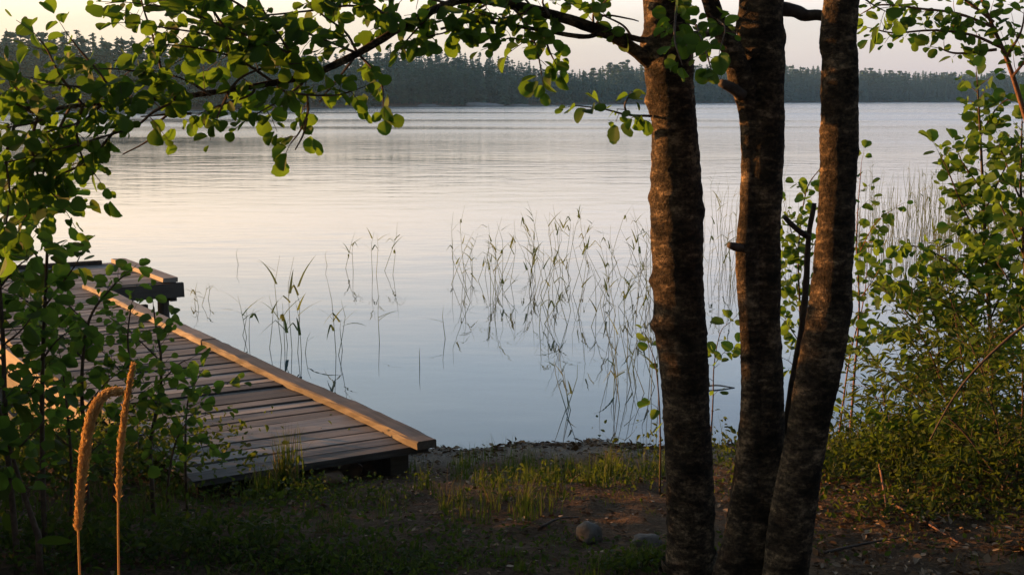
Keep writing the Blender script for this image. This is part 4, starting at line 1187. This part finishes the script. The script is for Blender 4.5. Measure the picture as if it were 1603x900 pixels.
# ------------------------------------------------------------------ grass, undergrowth, litter
class Blades:
    def __init__(self): self.b = []

    def add(self, x, y, h, w, lean, tone): self.b.append((x, y, ground_z(x, y) - .005, h, w, lean, tone))

    def build(self, name, mat):
        A = np.array(self.b); N = len(A); a = rng.uniform(0, 6.283, N); n = 4
        d = np.stack([np.cos(a), np.sin(a)], 1); s = np.stack([-d[:, 1], d[:, 0]], 1)
        V = np.zeros((N, 2 * n + 1, 3))
        for k in range(n + 1):
            t = k / n; off = A[:, 5] * A[:, 3] * t ** 2; z = A[:, 2] + A[:, 3] * t * (1 - .25 * A[:, 5] * t)
            w = A[:, 4] * (1 - t ** 1.5)
            c = np.stack([A[:, 0] + d[:, 0] * off, A[:, 1] + d[:, 1] * off], 1)
            if k < n:
                V[:, 2 * k, :2] = c - s * w[:, None]; V[:, 2 * k + 1, :2] = c + s * w[:, None]
                V[:, 2 * k, 2] = z; V[:, 2 * k + 1, 2] = z
            else: V[:, 2 * n, :2] = c; V[:, 2 * n, 2] = z
        m = 2 * n + 1; fs = []
        for i in range(N):
            o = i * m
            fs += [(o + 2 * k, o + 2 * k + 1, o + 2 * k + 3, o + 2 * k + 2) for k in range(n - 1)] + [(o + 2 * n - 2, o + 2 * n - 1, o + 2 * n)]
        mb = MB(); mb.v = V.reshape(-1, 3).tolist(); mb.f = fs; mb.m = [0] * len(fs); mb.t = np.repeat(A[:, 6], m).tolist()
        return mb.build(name, mat)


R = random.Random(91)
bl = Blades(); bd = Blades()


def patch(px, py, rx, ry, n, h, w=.0022, lean=.5, tone=(0, 1)):
    c = ground_at(px, py)
    k = 0
    while k < n:
        cx = c.x + R.gauss(0, rx); cy = c.y + R.gauss(0, ry); m_ = R.randint(5, 34); hh = h * R.choice([.35, .6, .8, 1.0, 1.25]); tt = R.uniform(*tone); sp_c = R.uniform(.008, .04)
        dead = R.random() < .14
        for q in range(m_):
            x = cx + R.gauss(0, sp_c); y = cy + R.gauss(0, sp_c)
            if y > shore_near(x) - .45 - .2 * R.random(): continue
            (bd if dead or R.random() < .06 else bl).add(x, y, hh * R.uniform(.4, 1.15), w * R.uniform(.6, 1.4), R.uniform(0, lean * (2 if dead else 1)), min(1, max(0, tt + R.uniform(-.25, .25))))
        k += m_


patch(742, 722, .07, .12, 260, .17, tone=(.3, 1))
patch(850, 755, .30, .22, 800, .11)
patch(800, 740, .10, .12, 200, .12)
patch(970, 745, .22, .25, 700, .13, tone=(.1, .9))
patch(800, 795, .13, .12, 380, .12, tone=(.5, 1))
patch(450, 772, .03, .03, 170, .25, .003, .3, (.4, 1))
patch(400, 778, .05, .03, 120, .14, .003, .4, (.3, 1))
patch(530, 830, .05, .06, 120, .10, tone=(.2, .8))
patch(1005, 715, .10, .14, 260, .16, tone=(.3, 1))
patch(1130, 690, .12, .25, 500, .2, tone=(.3, 1))
patch(1000, 885, .12, .10, 300, .07)
patch(540, 880, .30, .10, 2200, .045, .003, 1.0, tone=(.45, 1))
patch(400, 760, .25, .2, 300, .14)
patch(1340, 700, .35, .3, 1600, .2, tone=(.2, 1))
patch(1500, 720, .6, .4, 1600, .22)
patch(250, 800, .6, .4, 900, .12, tone=(0, .6))
patch(100, 790, .5, .4, 900, .2, tone=(0, .7))
for i in range(15000):
    x = R.uniform(-3, 3.5); y = R.uniform(4.0, 7.6)
    if mn.noise(Vector((x * 1.3, y * 1.3, 9))) + .5 * mn.noise(Vector((x * 5, y * 5, 2))) > .10: (bl if R.random() < .85 else bd).add(x, y, R.uniform(.012, .06), .002, R.uniform(.2, 1), R.uniform(0, .8))
M['dead_grass'] = leaf_mat('dead_grass', (.06, .045, .02), (.13, .10, .045), (.24, .19, .10), trans=.3, tcol=(.2, .15, .06))
tag(bd.build('dead_grass', M['dead_grass']), 'dry straw coloured grass blades among the green tufts', 'dry grass', kind='stuff')
tag(bl.build('grass', M['grass']), 'tufts of green grass on the dark bank', 'grass', kind='stuff')

lv = Leaves(LEAF_OVAL)


def herbs(px, py, rx, ry, n, h, size):
    c = ground_at(px, py)
    for i in range(n):
        x = c.x + R.gauss(0, rx); y = c.y + R.gauss(0, ry)
        if y > shore_near(x) - .15: continue
        z = ground_z(x, y); hh_ = h * R.uniform(.4, 1.2)
        for k in range(R.randint(4, 8)):
            t = R.uniform(.2, 1)
            lv.add(Vector((x + R.gauss(0, .03), y + R.gauss(0, .03), z + hh_ * t)), rvec(R).normalized() * .8 + Vector((0, 0, .2)), Vector((0, -.2, 1)) + rvec(R, .4), size * R.uniform(.6, 1.3), R.random())


herbs(1450, 730, .55, .35, 900, .24, .026)
herbs(1560, 760, .45, .40, 700, .30, .028)
herbs(1360, 690, .25, .3, 380, .2, .024)
herbs(1330, 745, .2, .12, 120, .12, .024)
herbs(1480, 800, .35, .15, 160, .08, .024)
herbs(60, 760, .45, .4, 700, .34, .032)
herbs(200, 740, .4, .35, 500, .26, .03)
herbs(330, 750, .25, .2, 160, .16, .026)
herbs(120, 860, .5, .2, 420, .16, .028)
herbs(330, 860, .4, .2, 260, .08, .022)
herbs(560, 890, .3, .08, 220, .04, .02)
herbs(1010, 880, .12, .08, 110, .05, .02)
herbs(900, 760, .35, .25, 120, .09, .022)
herbs(620, 790, .35, .3, 90, .05, .018)
herbs(720, 850, .4, .2, 80, .04, .018)
herbs(480, 780, .2, .15, 120, .10, .022)
herbs(1300, 860, .3, .12, 40, .05, .02)
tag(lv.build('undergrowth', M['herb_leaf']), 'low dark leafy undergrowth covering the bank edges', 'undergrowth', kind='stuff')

lv = Leaves(LEAF_OVAL)
for i in range(8500):
    x = R.uniform(-2.5, 3.6); y = R.uniform(3.8, 7.6)
    if x > .9 and R.random() < .0: continue
    z = ground_z(x, y)
    lv.add((x, y, z + R.uniform(.001, .008)), Vector((R.gauss(0, 1), R.gauss(0, 1), R.gauss(0, .15))), Vector((R.gauss(0, .25), R.gauss(0, .25), 1)), R.uniform(.008, .034), R.random() ** 1.3)
for i in range(2600):
    x = R.uniform(.9, 3.2); y = R.uniform(3.9, 6.0); z = ground_z(x, y)
    lv.add((x, y, z + R.uniform(.002, .014)), Vector((R.gauss(0, 1), R.gauss(0, 1), R.gauss(0, .3))), Vector((R.gauss(0, .4), R.gauss(0, .4), 1)), R.uniform(.012, .045), R.random() ** .9)
for i in range(1500):
    x = R.uniform(-1, 2.6); y = shore_near(x) - abs(R.gauss(.12, .16)); z = ground_z(x, y)
    lv.add((x, y, z + R.uniform(.002, .012)), Vector((R.gauss(0, 1), R.gauss(0, .4), R.gauss(0, .15))), Vector((R.gauss(0, .3), R.gauss(0, .3), 1)), R.uniform(.01, .05), R.random() ** 1.5)
tag(lv.build('leaf_litter', M['litter']), 'scattered dry brown leaves and debris on bare soil', 'leaf litter', kind='stuff')
# a few fallen twigs one can tell apart
for i, (a, b_, lab) in enumerate([((1395, 790), (1500, 852), 'long fallen orange twig on the soil right of the alders'), ((1290, 868), (1420, 842), 'dark fallen stick just right of the right alder base'), ((845, 828), (905, 812), 'short dark stick beside the rounded grey stone'), ((1375, 770), (1390, 815), 'upright broken straw coloured twig among the right undergrowth')]):
    p, q = ground_at(*a), ground_at(*b_)
    if i == 3: p.z += .12
    mid = (p + q) / 2; mid.z = max(ground_z(mid.x, mid.y), mid.z) + .012
    mb = MB(); pts = smooth_path([tuple(p + Vector((0, 0, .008))), tuple(mid), tuple(q + Vector((0, 0, .008)))], 5)
    mb.tube(pts, np.linspace(.006, .003, len(pts)), 6, disp=lambda p, d, r: .25 * r * mn.noise(p * 60))
    tag(mb.build('fallen_twig', M['red_twig'] if i != 1 and i != 2 else M['dead'], smooth=True), lab, 'twig', 'fallen twigs on the bank')
mb = MB(); p, q = G(1085, 612, 0), G(1150, 607, 0)
pts = smooth_path([tuple(p), tuple((p + q) / 2 + Vector((0, .05, .02))), tuple(q)], 5); mb.tube(pts, np.linspace(.009, .005, len(pts)), 6)
tag(mb.build('floating_stick', M['stone'], smooth=True), 'pale stick floating on the shallows between left and middle alder trunks', 'stick')

# ------------------------------------------------------------------ unseen woods added behind the viewer to shade the bank
R = random.Random(5)
lv = Leaves(LEAF_OVAL); wd = MB()
for i in range(34):
    x = R.uniform(-11, 12); y = R.uniform(-9, -1.2)
    if abs(x) < 1.0 and y > -2.2: continue
    z = ground_z(x, y); h = R.uniform(6, 10)
    wd.tube([(x, y, z - .1), (x + R.gauss(0, .1), y, z + h * .5), (x + R.gauss(0, .3), y, z + h)], [.12, .08, .02], 8)
    for k in range(520):
        t = R.uniform(.12, 1.05); r = 1.9 * (1 - .4 * t)
        lv.add((x + R.gauss(0, r * .6), y + R.gauss(0, r * .6), z + h * t), rvec(R), rvec(R), R.uniform(.18, .34), R.random())
for i in range(14):  # right side of the bank
    x = R.uniform(4.2, 9); y = R.uniform(0, 8); z = ground_z(x, y); h = R.uniform(4, 8)
    wd.tube([(x, y, z - .1), (x, y, z + h)], [.08, .02], 8)
    for k in range(420):
        t = R.uniform(.05, 1.05)
        lv.add((x + R.gauss(0, .8), y + R.gauss(0, .8), z + h * t), rvec(R), rvec(R), R.uniform(.12, .24), R.random())
for i in range(60):  # unseen scrub added past the left edge to shade lower trunks and ground
    x = R.uniform(-8, -2.1); y = R.uniform(3.2, 6.6)
    if y < 2.7 + .314 * (-.6 - x): continue
    if y > 5.25 + .314 * (-.4 - x): continue
    if x > -.39 * y - .35: continue
    z = ground_z(x, y); h = (R.uniform(1.25, 1.68) + .085 * (-x)) - z
    wd.tube([(x, y, z - .1), (x, y, z + h * .8)], [.015, .006], 6)
    for k in range(260):
        t = R.random() ** .8
        lv.add((x + R.gauss(0, .32), y + R.gauss(0, .28), z + h * t), rvec(R), rvec(R), R.uniform(.06, .12), R.random())
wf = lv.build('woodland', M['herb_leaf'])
tag(wf, 'unseen leafy woodland added behind and beside the bank to shade it', 'woodland', kind='stuff')
w2 = wd.build('trunks', M['bark'], wf); w2['kind'] = 'stuff'

# ------------------------------------------------------------------ light
EXPO = 1.45
HAZE = 0.00032
SUN_EL = math.radians(6.5); SUN_AZ = math.atan2(-.954, .30)     # azimuth from +Y towards +X
sd = Vector((math.sin(SUN_AZ) * math.cos(SUN_EL), math.cos(SUN_AZ) * math.cos(SUN_EL), math.sin(SUN_EL)))
sl = bpy.data.lights.new('sun', 'SUN'); sl.energy = 5.0; sl.angle = math.radians(.6); sl.color = (1.0, .44, .13)
so = bpy.data.objects.new('sun', sl); COL.objects.link(so)
so.rotation_euler = sd.to_track_quat('Z', 'Y').to_euler(); so.location = (-30, 10, 20)
w = bpy.data.worlds.new('World'); S.world = w; w.use_nodes = True
nt = w.node_tree; nt.nodes.clear()
out = nt.nodes.new('ShaderNodeOutputWorld'); bg = nt.nodes.new('ShaderNodeBackground')
sky = nt.nodes.new('ShaderNodeTexSky'); sky.sky_type = 'NISHITA'; sky.sun_disc = False
sky.sun_elevation = SUN_EL; sky.sun_rotation = SUN_AZ % (2 * math.pi); sky.altitude = 100; sky.air_density = 1.0; sky.dust_density = 2.0; sky.ozone_density = 1.0
# evening haze: a cream veil low over the horizon, warmer towards the sun, cool blue grey higher up
tcw = nt.nodes.new('ShaderNodeTexCoord')
spw = nd(nt, 'ShaderNodeSeparateXYZ'); nt.links.new(tcw.outputs['Generated'], spw.inputs[0])
SK = 1.0 / 2 ** EXPO
veil = ramp(nt, [(0.0, (.71, .65, .68)), (.055, (.79, .72, .73)), (.09, (1.47, 1.26, 1.22)), (.13, (1.27, 1.17, 1.19)), (.20, (.80, .95, 1.14)), (.30, (.46, .63, .84)), (.5, (.20, .30, .45)), (1.0, (.08, .13, .21))])
nt.links.new(spw.outputs['Z'], veil.inputs[0])
mpw = nd(nt, 'ShaderNodeMapping'); mpw.inputs['Scale'].default_value = (2.2, 2.2, 16); nt.links.new(tcw.outputs['Generated'], mpw.inputs[0])
cl = nd(nt, 'ShaderNodeTexNoise', Scale=1.6, Detail=5.0, Roughness=0.55); nt.links.new(mpw.outputs[0], cl.inputs['Vector'])
clr = ramp(nt, [(0.35, (.93, .94, .97)), (0.65, (1.07, 1.05, 1.02))]); nt.links.new(cl.outputs['Fac'], clr.inputs[0])
sunv = nd(nt, 'ShaderNodeVectorMath', operation='DOT_PRODUCT'); sunv.inputs[1].default_value = tuple(Vector((sd.x, sd.y, 0)).normalized())
nt.links.new(tcw.outputs['Generated'], sunv.inputs[0])
wr = ramp(nt, [(0.0, (.62, .66, .76)), (.42, (.93, .92, 1.06)), (.52, (1.0, .98, 1.05)), (.66, (1.04, 1.01, 1.0)), (1.0, (1.5, 1.2, .85))])
ma = nd(nt, 'ShaderNodeMath', operation='MULTIPLY_ADD'); ma.inputs[1].default_value = .5; ma.inputs[2].default_value = .5
nt.links.new(sunv.outputs['Value'], ma.inputs[0]); nt.links.new(ma.outputs[0], wr.inputs[0])
vm = nd(nt, 'ShaderNodeMixRGB', blend_type='MULTIPLY'); vm.inputs[0].default_value = 1
nt.links.new(veil.outputs[0], vm.inputs[1]); nt.links.new(wr.outputs[0], vm.inputs[2])
bg.inputs[1].default_value = 0.05; nt.links.new(sky.outputs[0], bg.inputs[0])
bg2 = nt.nodes.new('ShaderNodeBackground'); bg2.inputs[1].default_value = .85 * SK
vc = nd(nt, 'ShaderNodeMixRGB', blend_type='MULTIPLY'); vc.inputs[0].default_value = 1
nt.links.new(vm.outputs[0], vc.inputs[1]); nt.links.new(clr.outputs[0], vc.inputs[2]); nt.links.new(vc.outputs[0], bg2.inputs[0])
adds = nt.nodes.new('ShaderNodeAddShader')
nt.links.new(bg.outputs[0], adds.inputs[0]); nt.links.new(bg2.outputs[0], adds.inputs[1])
nt.links.new(adds.outputs[0], out.inputs[0])
S.view_settings.view_transform = 'Standard'; S.view_settings.look = 'None'; S.view_settings.gamma = 1; S.view_settings.exposure = EXPO
# thin evening haze over the lake
hmat, nt, out = new_mat('evening_haze')
pv_ = nd(nt, 'ShaderNodeVolumePrincipled'); pv_.inputs['Color'].default_value = (.58, .86, 1.0, 1); pv_.inputs['Density'].default_value = HAZE; pv_.inputs['Anisotropy'].default_value = 0.6
nt.links.new(pv_.outputs[0], out.inputs['Volume'])
mb = MB(); mb.box((0, 385, 36), (535, 0, 0), (0, 490, 0), (0, 0, 41)); tag(mb.build('haze', hmat), 'thin evening haze over the lake', 'haze', kind='stuff')
S.render.engine = 'CYCLES'
S.render.resolution_x = 1024; S.render.resolution_y = 574
S.cycles.max_bounces = 6; S.cycles.transparent_max_bounces = 4
